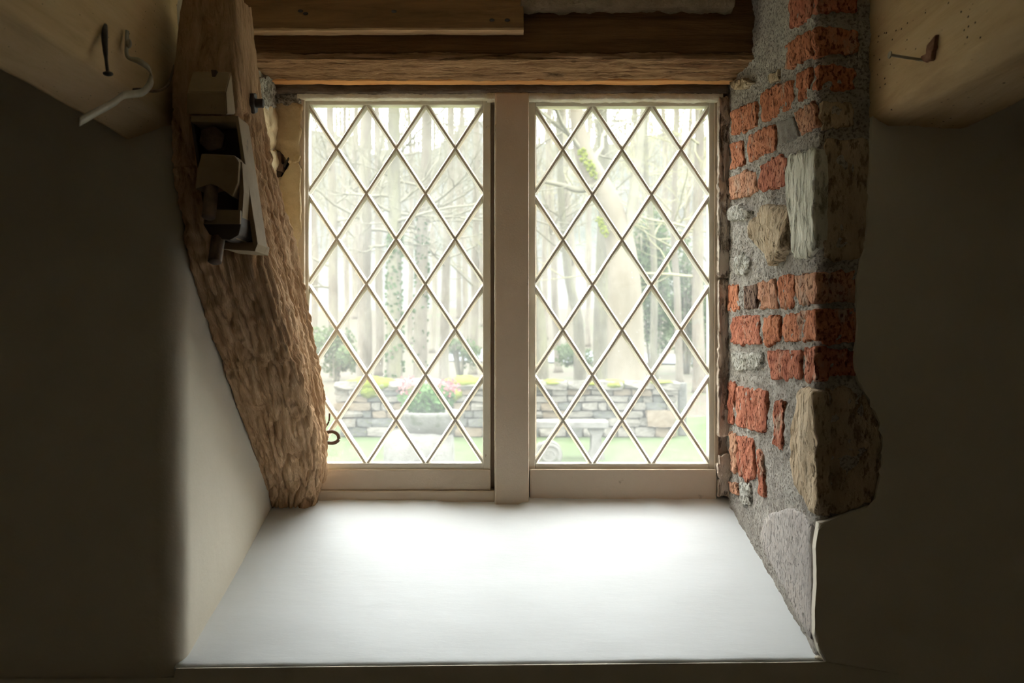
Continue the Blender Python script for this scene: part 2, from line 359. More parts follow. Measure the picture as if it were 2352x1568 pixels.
# ---- left plaster wall with rounded corner into the reveal
def plan_left():
    pts = [(XL, DF), (-1.2, DF), (-0.8, DF), (-0.6, DF), (-0.52, DF)]
    R = 0.034
    for i in range(9):
        a = math.pi/2*i/8
        pts.append((-0.4405-R+R*math.sin(a), DF+R-R*math.cos(a)))
    pts += [(-0.4395+0.001*i, DF+R+0.045*i+0.02) for i in range(1, 11)]
    return pts
pl = plan_left(); nz = 60; verts = []; faces = []
for j in range(nz):
    z = -0.44+(ZC+0.44)*j/(nz-1)
    for (x, d) in pl:
        n = 0.0025*fbm(Vector((x*6, d*6, z*5)), 2)
        zz = z
        if j == 0: zz = -0.45
        verts.append((x+n*(1 if d > DF+0.01 else 0), d, zz))
for j in range(nz-1):
    for i in range(len(pl)-1):
        a = j*len(pl)+i; faces.append((a, a+1, a+1+len(pl), a+len(pl)))
o = mesh('wall_left', verts, faces, M['plaster'], smooth=True)
tag(o, 'smooth cream plaster wall turning with a rounded corner into the left reveal', 'wall', kind='structure')
sm = o.modifiers.new('thick', 'SOLIDIFY'); sm.thickness = 0.03; sm.offset = -1
wall_left = o

# ---- sill
nx, ny = 90, 60; verts = []; faces = []
for j in range(ny):
    for i in range(nx):
        d = DF+0.0012+(1.838-DF-0.0012)*j/(ny-1); x = -0.452+(0.425+0.452)*i/(nx-1)
        z = sill_z(x, d)+0.0016*fbm(Vector((x*7, d*7, 0.3)), 3)
        if d > 1.76:
            t = min(1, (d-1.76)/0.05)
            rim = 0.006 if x > 0.02 else (0.0 if x > -0.13 else 0.003)
            z += t*rim+t*0.002*noise.noise(Vector((x*22, 0, 1.0)))
        if j == 0: z -= 0.0015
        verts.append((x, d, z))
for j in range(ny-1):
    for i in range(nx-1):
        a = j*nx+i; faces.append((a, a+1, a+1+nx, a+nx))
o = mesh('window_sill', verts, faces, M['sillwhite'], smooth=True)
sm = o.modifiers.new('thick', 'SOLIDIFY'); sm.thickness = 0.018; sm.offset = -1
o.name = 'trim_1'; tag(o, 'deep white painted window sill sloping down into the room', 'window sill', kind='structure')

# ---- right reveal and quoin: mortar body with bricks and stones set in it
def reveal_x(d): return 0.4632-0.04*d
def on_reveal(px, py, off=0.0):
    d = 0.4632/((px-CX)/F+0.04)
    return P(px, py, d)
DQ = DF+0.006
def on_front(px, py): return P(px, py, DQ)
path = []
n1 = 130
for i in range(n1): 
    d = 1.85-(1.85-DQ-0.012)*i/(n1-1); path.append((reveal_x(d), d, (-1, 0)))
for i in range(1, 5):
    a = math.pi/2*i/5; path.append((reveal_x(DQ)+0.012-0.012*math.cos(a), DQ+0.012-0.012*math.sin(a), (-math.cos(a), -math.sin(a))))
for i in range(45): path.append((reveal_x(DQ)+0.012+0.17*i/44, DQ, (0, -1)))
nz = 250; verts = []; faces = []
for j in range(nz):
    z = -0.455+(ZC+0.455)*j/(nz-1)
    for (x, d, nn) in path:
        v = Vector((x, d, z))
        h = 0.0045*fbm(v*22, 3)+0.0030*fbm(v*85+Vector((5, 0, 0)), 3)
        if z < -0.17 and d < 1.75: h *= 0.55
        verts.append((x+nn[0]*h, d+nn[1]*h, z))
L = len(path)
for j in range(nz-1):
    for i in range(L-1):
        a = j*L+i; faces.append((a, a+1, a+1+L, a+L))
wall_right = mesh('wall_right', verts, faces, M['mortar'], smooth=True)
tag(wall_right, 'exposed brick and rubble right reveal set in rough grey mortar', 'wall', kind='structure')

def piece_bm(bm, pts, nrm, proud=0.006, sink=0.012, rough=0.003, ring=44, seed=0.0, wob=0.0034, lump=0.0, levels=(1.0, 0.965, 0.88, 0.74, 0.56, 0.36, 0.18)):
    pts = [Vector(p) for p in pts]
    c = sum(pts, Vector())/len(pts)
    per = [0.0]
    for i in range(len(pts)): per.append(per[-1]+(pts[(i+1) % len(pts)]-pts[i]).length)
    base = []; i = 0
    for m in range(ring):
        x = per[-1]*m/ring
        while per[i+1] < x: i += 1
        p = pts[i].lerp(pts[(i+1) % len(pts)], (x-per[i])/max(per[i+1]-per[i], 1e-9))
        base.append(p)
    # round the corners a little and make the outline uneven
    for _ in range(1): base = [(base[m-1]+base[m]*2+base[(m+1) % ring])/4 for m in range(ring)]
    base = [p+(p-c).normalized()*wob*fbm(p*90+Vector((seed, 0, 0)), 3)*1.6 for p in base]
    rings = [[bm.verts.new(p-nrm*sink) for p in base]]
    for li, s in enumerate(levels):
        hh = proud*(0.6 if li == 0 else 0.95 if li == 1 else 1.0)
        rr = []
        for p in base:
            q = c+(p-c)*s
            h = hh+rough*fbm(q*60+Vector((seed, 0, 0)), 4)+lump*fbm(q*14+Vector((seed, 3, 0)), 3)
            rr.append(bm.verts.new(q+nrm*h))
        rings.append(rr)
    for a, b in zip(rings, rings[1:]):
        for m in range(ring): bm.faces.new((a[m], a[(m+1) % ring], b[(m+1) % ring], b[m]))
    cv = bm.verts.new(c+nrm*(proud+rough*fbm(c*60, 4)+lump*fbm(c*14+Vector((seed, 3, 0)), 3)))
    for m in range(ring): bm.faces.new((rings[-1][m], rings[-1][(m+1) % ring], cv))
NR = Vector((-1, -0.04, 0)).normalized(); NF = Vector((0, -1, 0))
def piece(name, rpts, mat, fpts=None, **kw):
    bm = bmesh.new(); sd = random.random()*50
    if rpts: piece_bm(bm, [on_reveal(*p) for p in rpts], NR, seed=sd, **kw)
    if fpts:
        kf = dict(kw); kf['proud'] = min(kw.get('proud', 0.004), 0.0035); kf['lump'] = kw.get('lump', 0)*0.4
        piece_bm(bm, [on_front(*p) for p in fpts], NF, seed=sd+3, **kf)
    o = from_bm(name, bm, M[mat], wall_right, True)
    return o
B = [
 ([(1819, -30), (1869, -55), (1868, 40), (1817, 66)], 'brick_b', [(1875, -40), (1970, -35), (1965, 28), (1875, 32)]),
 ([(1807, 104), (1867, 68), (1867, 128), (1811, 162)], 'brick_a', [(1875, 62), (1970, 70), (1968, 124), (1875, 130)]),
 ([(1834, 170), (1866, 153), (1867, 224), (1838, 232)], 'brick_a', [(1875, 148), (1965, 155), (1962, 205), (1876, 208)]),
 ([(1751, 218), (1778, 198), (1825, 182), (1827, 246), (1790, 264), (1752, 284)], 'brick_a', None),
 ([(1682, 257), (1713, 241), (1740, 232), (1742, 290), (1715, 300), (1684, 313)], 'brick_a', None),
 ([(1828, 259), (1874, 233), (1878, 290), (1845, 309)], 'brick_c', None),
 ([(1722, 313), (1750, 298), (1784, 284), (1787, 345), (1755, 358), (1723, 373)], 'brick_a', None),
 ([(1681, 331), (1708, 322), (1713, 378), (1684, 389)], 'brick_a', None),
 ([(1679, 408), (1720, 391), (1739, 396), (1743, 440), (1715, 452), (1680, 459)], 'brick_c', None),
 ([(1748, 380), (1798, 354), (1811, 368), (1811, 425), (1760, 440), (1748, 436)], 'brick_b', None),
 ([(1673, 657), (1700, 654), (1702, 712), (1676, 713)], 'brick_a', None),
 ([(1711, 659), (1742, 652), (1742, 708), (1712, 709)], 'brick_d', None),
 ([(1745, 648), (1785, 641), (1786, 708), (1748, 709)], 'brick_c', None),
 ([(1792, 636), (1829, 628), (1830, 706), (1795, 708)], 'brick_a', None),
 ([(1835, 633), (1881, 625), (1881, 696), (1836, 699)], 'brick_c', [(1888, 625), (1966, 620), (1966, 690), (1888, 693)]),
 ([(1683, 727), (1748, 724), (1752, 790), (1700, 791), (1682, 785)], 'brick_b', None),
 ([(1757, 727), (1794, 725), (1795, 780), (1765, 796), (1757, 786)], 'brick_a', None),
 ([(1804, 722), (1881, 709), (1881, 782), (1806, 785)], 'brick_a', [(1888, 706), (1970, 710), (1968, 788), (1888, 790)]),
 ([(1766, 806), (1844, 802), (1844, 870), (1775, 871)], 'brick_b', None),
 ([(1853, 800), (1880, 797), (1882, 872), (1856, 876)], 'brick_b', [(1889, 800), (1964, 804), (1966, 860), (1890, 868)]),
 ([(1675, 872), (1692, 882), (1690, 974), (1677, 974)], 'brick_b', None),
 ([(1695, 886), (1764, 897), (1764, 994), (1740, 990), (1694, 978)], 'brick_b', None),
 ([(1782, 923), (1806, 922), (1800, 1040), (1782, 1020)], 'brick_b', None),
 ([(1680, 986), (1694, 1001), (1696, 1085), (1682, 1080)], 'brick_c', None),
 ([(1697, 1001), (1735, 1006), (1737, 1100), (1715, 1105), (1698, 1086)], 'brick_b', None),
 ([(1743, 1026), (1755, 1046), (1762, 1140), (1748, 1140)], 'brick_b', None),
 ([(1676, 1105), (1697, 1110), (1698, 1137), (1679, 1128)], 'brick_c', None),
]
for r, m, f in B:
    piece('brick', r, m, f, proud=0.0042, rough=0.0036, ring=60)
piece('stone', [(1818, 356), (1881, 338), (1882, 400), (1880, 570), (1860, 595), (1826, 590), (1822, 480), (1815, 420)], 'stone_tool', None, proud=0.007, rough=0.0025, lump=0.002)
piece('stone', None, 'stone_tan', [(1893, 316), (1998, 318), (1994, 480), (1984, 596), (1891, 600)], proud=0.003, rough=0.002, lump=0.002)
piece('stone', [(1772, 468), (1800, 470), (1820, 476), (1820, 570), (1785, 612), (1760, 590), (1740, 540), (1742, 505)], 'stone_tan', None, proud=0.010, rough=0.003, lump=0.012)
piece('stone', [(1790, 281), (1824, 266), (1838, 312), (1792, 334)], 'stone_grey', None, proud=0.004, rough=0.003)
piece('stone', [(1674, 478), (1700, 470), (1726, 486), (1718, 506), (1676, 506)], 'stone_white', None, proud=0.005, rough=0.004)
piece('stone', [(1690, 592), (1716, 578), (1728, 604), (1716, 632), (1692, 630)], 'stone_white', None, proud=0.005, rough=0.004)
piece('stone', [(1684, 188), (1716, 178), (1736, 190), (1714, 206), (1690, 206)], 'stone_tan', None, proud=0.008, rough=0.005)
piece('stone', [(1768, 174), (1790, 162), (1796, 180), (1774, 194)], 'stone_tan', None, proud=0.004, rough=0.003)
piece('stone', [(1684, 810), (1756, 808), (1752, 846), (1692, 852)], 'stone_white', None, proud=0.005, rough=0.004)
piece('stone', [(1702, 1112), (1726, 1108), (1728, 1158), (1706, 1160)], 'stone_white', None, proud=0.004, rough=0.003)
piece('stone', [(1842, 892), (1884, 890), (1888, 1000), (1884, 1060), (1890, 1130), (1888, 1180), (1874, 1184), (1845, 1130), (1826, 1090), (1826, 960)], 'stone_tan', [(1892, 888), (1980, 892), (2022, 985), (2024, 1060), (2004, 1150), (1912, 1184), (1896, 1150)], proud=0.008, rough=0.003, lump=0.006)
piece('stone', [(1762, 1182), (1830, 1166), (1872, 1206), (1872, 1478), (1806, 1352), (1748, 1240)], 'stone_mauve', None, proud=0.005, rough=0.0015)
piece('stone', None, 'stone_tan', [(1884, 232), (1960, 236), (1960, 290), (1886, 300)], proud=0.004, rough=0.002)

# plaster coat on the room face, broken away round the quoin
bd = [(2005, -120), (2006, 150), (2005, 290), (2000, 330), (1998, 440), (1990, 560), (1978, 606), (1968, 640), (1970, 740), (1964, 850), (1978, 890), (2006, 930), (2026, 985), (2031, 1040), (2022, 1110), (2008, 1160), (1960, 1176), (1908, 1194), (1882, 1202), (1874, 1260), (1876, 1340), (1872, 1400), (1872, 1460), (1884, 1500), (1896, 1522)]
pts = []
for i in range(len(bd)-1):
    a, b = Vector((*bd[i], 0)), Vector((*bd[i+1], 0)); n = max(1, int((b-a).length/14))
    for k2 in range(n):
        p = a.lerp(b, k2/n); j = noise.noise(Vector((p.x*0.03, p.y*0.03, 2)))*(4.0 if p.y < 1190 else 1.5)
        pts.append((p.x+j, p.y+j*0.4))
pts.append(bd[-1])
TH = 0.010
front = [P(x, y, DF-0.004) for x, y in pts]
loop = front+[Vector((0.55, DF-0.004, -0.45)), Vector((XR, DF-0.004, -0.45)), Vector((XR, DF-0.004, ZC))]
loop[0].z = ZC
bm = bmesh.new(); prism(bm, loop, Vector((0, 0.015, 0)))
es = [e for e in bm.edges if all(abs(v.co.y-(DF-0.004)) < 1e-5 for v in e.verts) and not all(v.co.x > 0.545 or v.co.z > ZC-1e-4 for v in e.verts)]
bmesh.ops.bevel(bm, geom=es, offset=0.005, segments=3, affect='EDGES', profile=0.5)
o = from_bm('plaster_coat', bm, M['plaster'], wall_right); o['label'] = 'smooth cream plaster broken away round the bare masonry'
# plaster fillet at the sill's front right corner
bm = bmesh.new(); bmesh.ops.create_icosphere(bm, subdivisions=3, radius=1.0)
for v in bm.verts:
    q = v.co.copy(); n = 1+0.25*fbm(q*1.7, 3)
    v.co = Vector((0.424+q.x*0.018*n, DF+0.012+q.y*0.010*n, -0.427+q.z*0.006*n))
o = from_bm('plaster_lump', bm, M['plaster'], wall_right, True)
# ---- left jamb stones between brace and window
def slab(name, pxs, d, thick, mat, parent, **kw):
    bm = bmesh.new(); piece_bm(bm, [P(x, y, d) for x, y in pxs], NF, proud=kw.get('proud', 0.006), sink=thick, rough=kw.get('rough', 0.003), lump=kw.get('lump', 0.006), ring=kw.get('ring', 60), seed=random.random()*9)
    return from_bm(name, bm, M[mat], parent, True)
slab('stone', [(560, 180), (690, 180), (694, 242), (560, 244)], 1.808, 0.04, 'stone_white', wall_left)
slab('stone', [(560, 240), (694, 238), (692, 376), (666, 380), (648, 348), (560, 348)], 1.808, 0.04, 'stone_jamb', wall_left)
slab('stone', [(560, 412), (628, 414), (650, 410), (666, 370), (692, 366), (692, 706), (560, 706)], 1.808, 0.04, 'stone_jamb', wall_left)
slab('stone', [(560, 700), (692, 702), (700, 1180), (560, 1180)], 1.808, 0.04, 'stone_jamb', wall_left)
o = box('jamb_core', -0.50, -0.385, 1.822, 1.846, -0.30, 0.47, M['stone_jamb'], wall_left)
for mt, pg in (('stone_white', [(584, 178), (628, 178), (628, 246), (586, 250)]), ('stone_jamb', [(586, 246), (628, 242), (630, 345), (590, 350)]), ('stone_jamb', [(590, 346), (628, 344), (632, 470), (596, 470)]), ('stone_jamb', [(596, 466), (632, 466), (632, 640), (600, 640)])):
    bm = bmesh.new(); piece_bm(bm, [P(x, y, 0.431*F/(CX-x)) for x, y in pg], Vector((1, 0, 0)), proud=0.004, sink=0.012, rough=0.004, lump=0.006, ring=60, seed=pg[0][1])
    from_bm('stone', bm, M[mt], wall_left, True)
# right jamb edge stones
for y0, y1 in ((226, 640), (642, 1002), (1044, 1140)):
    slab('stone', [(1650, y0), (1676, y0), (1676, y1), (1649, y1)], 1.80, 0.04, 'stone_edge', wall_right, lump=0.004, rough=0.005, ring=160)
box('jamb_core', 0.374, 0.41, 1.818, 1.846, -0.30, 0.47, M['stone_edge'], wall_right)

# ================================================================== WINDOW
def casement(name, px0, px1, py0, py1, label):
    """glazed area edges in pixels, at distance DB"""
    t = empty(name, P((px0+px1)/2, py1+12, DB)); tag(t, label, 'window', kind='structure')
    a = P(px0, py1, DB); b = P(px1, py0, DB)
    x0, x1, z0, z1 = a.x, b.x, a.z, b.z
    fw, fd0, fd1 = 0.0105, DB-0.013, DB+0.014
    lap = 0.0035
    for nm, r in (('frame_stile', (x0-fw, x0+lap, z0-fw, z1+fw)), ('frame_stile', (x1-lap, x1+fw, z0-fw, z1+fw)),
                  ('frame_rail', (x0+lap, x1-lap, z0-fw, z0+lap)), ('frame_rail', (x0+lap, x1-lap, z1-lap, z1+fw))):
        box(nm, r[0], r[1], fd0, fd1, r[2], r[3], M['cream_paint'], t, bevel=0.002)
    Wd, Hd = x1-x0, z1-z0; cw, ch = Wd/3, Hd/4; m = ch/cw
    def line(sgn, kk):
        # v = sgn*m*u + kk*ch, v measured down
        pts = []
        for u in (0, Wd):
            v = sgn*m*u+kk*ch
            if -1e-9 <= v <= Hd+1e-9: pts.append((u, v))
        for v in (0, Hd):
            u = (v-kk*ch)/(sgn*m)
            if 1e-9 < u < Wd-1e-9: pts.append((u, v))
        pts = sorted(set((round(p[0], 6), round(p[1], 6)) for p in pts))
        return pts[0], pts[-1]
    for sgn, rng in ((1, range(-2, 4)), (-1, range(1, 7))):
        for kk in rng:
            (ua, va), (ub, vb) = line(sgn, kk)
            if abs(ua-ub) < 1e-4: continue
            A = Vector((x0+ua, 0, z1-va)); Bv = Vector((x0+ub, 0, z1-vb))
            dr = (Bv-A).normalized(); nn = Vector((-dr.z, 0, dr.x))
            prof = [(-0.0019, -0.0105), (0.0019, -0.0105), (0.0050, -0.002), (0.0050, 0.0025), (0.0035, 0.005), (-0.0035, 0.005), (-0.0050, 0.0025), (-0.0050, -0.002)]
            off = 0.0004 if sgn > 0 else 0.0
            bm = bmesh.new()
            wig = 0.0006
            segs = 14; rings = []
            for s in range(segs+1):
                p = A.lerp(Bv, s/segs); w = wig*noise.noise(Vector((p.x*30+kk, p.z*30, sgn*3)))
                rings.append([bm.verts.new(p+nn*(q+w)+Vector((0, DB+e-off, 0))) for q, e in prof])
            for r1, r2 in zip(rings, rings[1:]):
                for q in range(len(prof)): bm.faces.new((r1[q], r1[(q+1) % len(prof)], r2[(q+1) % len(prof)], r2[q]))
            bm.faces.new(rings[0]); bm.faces.new(rings[-1][::-1])
            from_bm('glazing_bar', bm, M['bar_paint'], t)
    for i in range(7):
        for j in range(9):
            if (i+j) % 2 == 0: continue
            cu, cv = i*cw/2, j*ch/2
            poly = [(cu, cv-ch/2), (cu+cw/2, cv), (cu, cv+ch/2), (cu-cw/2, cv)]
            def clip(poly, ax, lim, keep):
                out = []
                for q in range(len(poly)):
                    p, r = poly[q], poly[(q+1) % len(poly)]
                    pin, rin = keep(p[ax], lim), keep(r[ax], lim)
                    if pin: out.append(p)
                    if pin != rin:
                        f = (lim-p[ax])/(r[ax]-p[ax]); out.append((p[0]+(r[0]-p[0])*f, p[1]+(r[1]-p[1])*f))
                return out
            for ax, lim, kp in ((0, 0, lambda a, l: a >= l-1e-9), (0, Wd, lambda a, l: a <= l+1e-9), (1, 0, lambda a, l: a >= l-1e-9), (1, Hd, lambda a, l: a <= l+1e-9)):
                poly = clip(poly, ax, lim, kp)
            if len(poly) < 3: continue
            c = Vector((sum(p[0] for p in poly)/len(poly), sum(p[1] for p in poly)/len(poly)))
            tx, tz = random.uniform(-0.006, 0.006), random.uniform(-0.006, 0.006)
            pts = []
            for p in poly:
                e = Vector(p)-c; e *= 1-0.0012/max(e.length, 0.01)
                pts.append(Vector((x0+c.x+e.x, DB+0.001+e.x*tx+e.y*tz, z1-c.y-e.y)))
            bm = bmesh.new(); prism(bm, pts, Vector((0, 0.0022, 0)))
            from_bm('pane', bm, M['glass'], t)
    return t
casement('window_1', 708, 1114, 240, 1066, 'left leaded casement of diamond panes in a cream metal frame')
casement('window_2', 1225, 1630, 243, 1067, 'right leaded casement of diamond panes in a cream metal frame')

def bx(name, px0, px1, py0, py1, d0, d1, mat, label, bevel=0.003, cat='window frame', dref=None):
    a = P(px0, py1, dref or d0); b = P(px1, py0, dref or d0)
    o = box(name, a.x, b.x, d0, d1, a.z, b.z, M[mat], None, bevel); tag(o, label, cat, kind='structure'); return o
bx('trim_2', 1136, 1215, 211, 1162, 1.795, 1.87, 'stone_mull', 'plain tan upright mullion between the two casements', 0.004)
bx('trim_3', 684, 699, 200, 1160, 1.806, 1.87, 'stone_mull', 'narrow tan upright frame strip left of the left casement', 0.003)
bx('trim_4', 1641, 1651, 236, 1140, 1.812, 1.87, 'stone_mull', 'thin tan upright frame strip right of the right casement', 0.002)
bx('trim_5', 690, 1127, 1078, 1126, 1.812, 1.87, 'stone_mull', 'tan bottom rail under the left casement', 0.003)
bx('trim_6', 690, 1136, 1127, 1172, 1.806, 1.87, 'stone_mull', 'tan lower board beneath the left bottom rail', 0.003)
bx('trim_7', 1217, 1646, 1078, 1160, 1.808, 1.87, 'stone_mull', 'stained tan bottom rail under the right casement', 0.003)
# backing filling the slots beside the mullion
bx('trim_8', 1120, 1232, 215, 1160, 1.838, 1.87, 'stone_mull', 'recessed frame rebate behind the mullion', 0.0)
# head: dusty band with shade painted in, then a cracked cream fillet
def rough_bar(name, px0, px1, z0, z1, d0, d1, mat, amp=0.003, kind='structure', label=None, cat=None, parent=None, nlen=140, nper=28):
    x0, x1 = (px0-CX)/F*d0, (px1-CX)/F*d0
    secs = [[(x, d0, z0), (x, d1, z0), (x, d1, z1), (x, d0, z1)] for x in (x0, (x0+x1)/2, x1)]
    o = loft(name, secs, M[mat], parent, nper, nlen, 0.15, lambda g, co: amp*fbm(co*30, 3)+amp*0.6*fbm(co*110, 2))
    if label: tag(o, label, cat, kind=kind)
    return o
rough_bar('trim_9', 600, 1672, 0.4475, 0.472, 1.792, 1.87, 'cobweb_shade', 0.003, label='dusty timber head strip coloured as in shade above both casements', cat='window frame')
rough_bar('trim_10', 682, 1128, 0.4385, 0.4545, 1.800, 1.87, 'putty', 0.0015, label='pale cream fillet along the top of the left casement', cat='window frame')
rough_bar('trim_11', 1118, 1660, 0.4355, 0.4525, 1.797, 1.87, 'putty', 0.0026, label='cracked flaking cream fillet along the top of the right casement', cat='window frame')

# ================================================================== LINTEL TIMBERS
def xbar(name, x0, x1, y0, y1, z0, z1, mat, label, cat, amp=0.002, fine=0.0015, rnd=0.06, nper=90, nlen=200, wav=0.0, parent=None):
    secs = []
    for i in range(9):
        x = x0+(x1-x0)*i/8; w = wav*noise.noise(Vector((x*4, 2, 5)))
        secs.append([(x, y0, z0+w), (x, y1, z0+w), (x, y1, z1), (x, y0, z1)])
    o = loft(name, secs, M[mat], parent, nper, nlen, rnd, rough_disp(amp, fine, 40, 5, x0))
    if label: tag(o, label, cat)
    return o
lb = empty('lintel_beam', (0, 1.70, 0.462)); tag(lb, 'long dark oak lintel with raw weathered underside above the window', 'beam')
xbar('face', -0.47, 0.445, 1.636, 1.785, 0.472, 0.60, 'lintel', None, None, 0.002, 0.0012, 0.03, parent=lb)
xbar('underside', -0.47, 0.44, 1.6345, 1.768, 0.4625, 0.474, 'lintel_raw', None, None, 0.0015, 0.0036, 0.10, 200, 320, parent=lb)
xbar('lower_edge', -0.47, 0.425, 1.764, 1.792, 0.4610, 0.474, 'lintel_orange', None, None, 0.001, 0.001, 0.2, 40, 160, parent=lb)
bd_ = empty('lintel_board', (-0.2, 1.62, 0.503)); tag(bd_, 'brown plank with square sawn end nailed over the lintel, top centre left', 'plank')
xbar('plank', -0.47, 0.019, 1.607, 1.634, 0.5055, 0.585, 'board', None, None, 0.001, 0.0006, 0.03, wav=0.004, parent=bd_)
xbar('lower_edge', -0.47, 0.0188, 1.6075, 1.634, 0.5022, 0.507, 'board_edge', None, None, 0.0008, 0.0008, 0.08, wav=0.005, parent=bd_)  # thin strip under the plank, coloured as lit
for px, py in ((1130, 46), (1165, 46), (905, 26), (690, 25), (702, 31)):
    p = P(px, py, 1.6065); bm = bmesh.new()
    bmesh.ops.create_uvsphere(bm, u_segments=10, v_segments=6, radius=1.0)
    for v in bm.verts: v.co = Vector((p.x+v.co.x*0.0045, p.y+v.co.y*0.0016, p.z+v.co.z*0.0026))
    from_bm('nail_head', bm, M['iron_dark'], bd_, True)
rough_bar('trim_12', 1195, 1690, 0.5395, 0.60, 1.60, 1.70, 'old_lime', 0.004, label='rough ochre plaster edge above the lintel at the top of the picture', cat='plaster')

# ================================================================== CEILING JOISTS
def joist(name, corners, mat, label, seed):
    """corners: plan (x,z) ring, runs along d"""
    secs = []
    for i in range(7):
        d = 1.42-(1.42-(YB+0.05))*i/6
        w = 0.004*noise.noise(Vector((seed, d*2, 0)))
        secs.append([(x+w, d, z+w) for x, z in corners])
    o = loft(name, secs, M[mat], None, 110, 260, 0.06, rough_disp(0.004, 0.0012, 16, 2, seed)); tag(o, label, 'beam'); return o
joist('ceiling_joist', [(-0.447, 0.60), (-0.447, 0.292), (-0.515, 0.268), (-0.535, 0.60)], 'joist_a', 'pale worn ceiling joist at upper left carrying the strap and spike', 1.3)
joist('ceiling_joist', [(0.479, 0.60), (0.479, 0.300), (0.500, 0.286), (0.608, 0.286), (0.63, 0.60)], 'joist_b', 'wormholed pale ceiling joist at upper right with a nail in its side', 5.1)

# ================================================================== OAK BRACE
zs = [0.445, 0.40, 0.31, 0.226, 0.16, 0.097, 0.03, -0.03, -0.10, -0.17, -0.24, -0.285, -0.325]
def interp(tab, z):
    tab = sorted(tab)
    if z <= tab[0][0]: return tab[0][1]
    for (a, b), (c, d) in zip(tab, tab[1:]):
        if z <= c: return b+(d-b)*(z-a)/(c-a)
    return tab[-1][1]
df = [(0.445, 1.268), (0.31, 1.272), (0.226, 1.288), (0.16, 1.316), (0.097, 1.358), (0.03, 1.418), (-0.03, 1.478), (-0.10, 1.557), (-0.17, 1.645), (-0.24, 1.728), (-0.285, 1.768), (-0.325, 1.79)]
db = [(0.445, 1.338), (0.385, 1.366), (0.31, 1.41), (0.232, 1.459), (0.16, 1.53), (0.087, 1.595), (0, 1.65), (-0.086, 1.70), (-0.2, 1.772), (-0.25, 1.796), (-0.325, 1.802)]
xr = [(0.445, -0.352), (0.31, -0.349), (0.226, -0.344), (0.097, -0.335), (-0.03, -0.324), (-0.1, -0.323), (-0.2, -0.327), (-0.25, -0.335), (-0.285, -0.350), (-0.325, -0.366)]
xl = [(0.445, -0.424), (0.40, -0.431), (0.31, -0.440), (0.226, -0.442), (0.097, -0.4385), (-0.24, -0.4365), (-0.285, -0.434), (-0.325, -0.430)]
secs = []
for z in zs:
    a, b, l, r = interp(df, z), interp(db, z), interp(xl, z), interp(xr, z)
    secs.append([(l, a, z), (r, a+0.004, z), (r+0.004, b, z), (l+0.004, b, z)])
bdisp = rough_disp(0.006, 0.0058, 40, 5, 2.0)
def brace_disp(g, co):
    k = 0.25 if co.z > 0.3 else 1.0
    if co.z < -0.05: k = 0.8
    return bdisp(g, co)*k+0.0018*fbm(co*75, 4)*k
br = loft('oak_brace', secs, M['brace'], None, 260, 420, 0.14, brace_disp)
tag(br, 'gnarled weathered oak brace leaning from the joist down to the window sill', 'beam')

# ================================================================== STEEL BRACKET ON THE BRACE
bk = empty('brace_bracket', P(520, 380, 1.25)); tag(bk, 'dusty steel clamp bracket with hanging threaded rods bolted on the oak brace', 'bracket')
def pxprism(name, pxs, d0, d1, mat, parent=bk, bevel=0.0012, lean=0.0):
    """outline in pixels at distance d0 (front), extruded straight back to d1; lean moves lower points deeper"""
    pts = []
    zt = max(P(x, y, d0).z for x, y in pxs)
    for x, y in pxs:
        p = P(x, y, d0); p = P(x, y, d0+(zt-p.z)*lean); pts.append(p)
    bm = bmesh.new(); prism(bm, pts, Vector((0, d1-d0, 0)))
    if bevel: bmesh.ops.bevel(bm, geom=bm.edges[:], offset=bevel, segments=2, affect='EDGES', profile=0.6)
    return from_bm(name, bm, M[mat], parent)
# back plate and side plates follow the face of the brace
pxprism('back_plate', [(438, 268), (546, 268), (590, 572), (512, 572), (470, 480)], 1.262, 1.272, 'bracket_shade', lean=0.22)
pxprism('side_plate', [(540, 268), (547, 268), (592, 560), (586, 574), (580, 560)], 1.225, 1.275, 'bracket', lean=0.22, bevel=0.0008)
pxprism('side_plate', [(436, 268), (444, 268), (474, 470), (466, 470)], 1.240, 1.275, 'bracket_shade', lean=0.22, bevel=0.0008)
pxprism('top_plate', [(437, 264), (547, 266), (547, 281), (438, 280)], 1.228, 1.275, 'bracket')
pxprism('bottom_plate', [(514, 556), (590, 556), (586, 577), (514, 572)], 1.262, 1.33, 'bracket', lean=0.0)
# notched cap block: sloped top, slot, front face
cb = bmesh.new()
def q(x, y, d): return P(x, y, d)
f1 = [q(430, 211, 1.226), q(519, 211, 1.226), q(522, 263, 1.226), q(428, 262, 1.226)]
b1 = [q(443, 163, 1.262), q(531, 164, 1.262), q(541, 263, 1.275), q(440, 262, 1.275)]
vf = [cb.verts.new(p) for p in f1]; vb = [cb.verts.new(p) for p in b1]
cb.faces.new(vf); cb.faces.new(vb[::-1])
for i in range(4): cb.faces.new((vf[i], vb[i], vb[(i+1) % 4], vf[(i+1) % 4]))
bmesh.ops.bevel(cb, geom=cb.edges[:], offset=0.0014, segments=2, affect='EDGES')
blk = from_bm('cap_block', cb, M['bracket'], bk)
pxprism('cap_slot', [(484, 160), (496, 160), (494, 176), (487, 176)], 1.2515, 1.262, 'bracket_shade', blk, 0.0005)
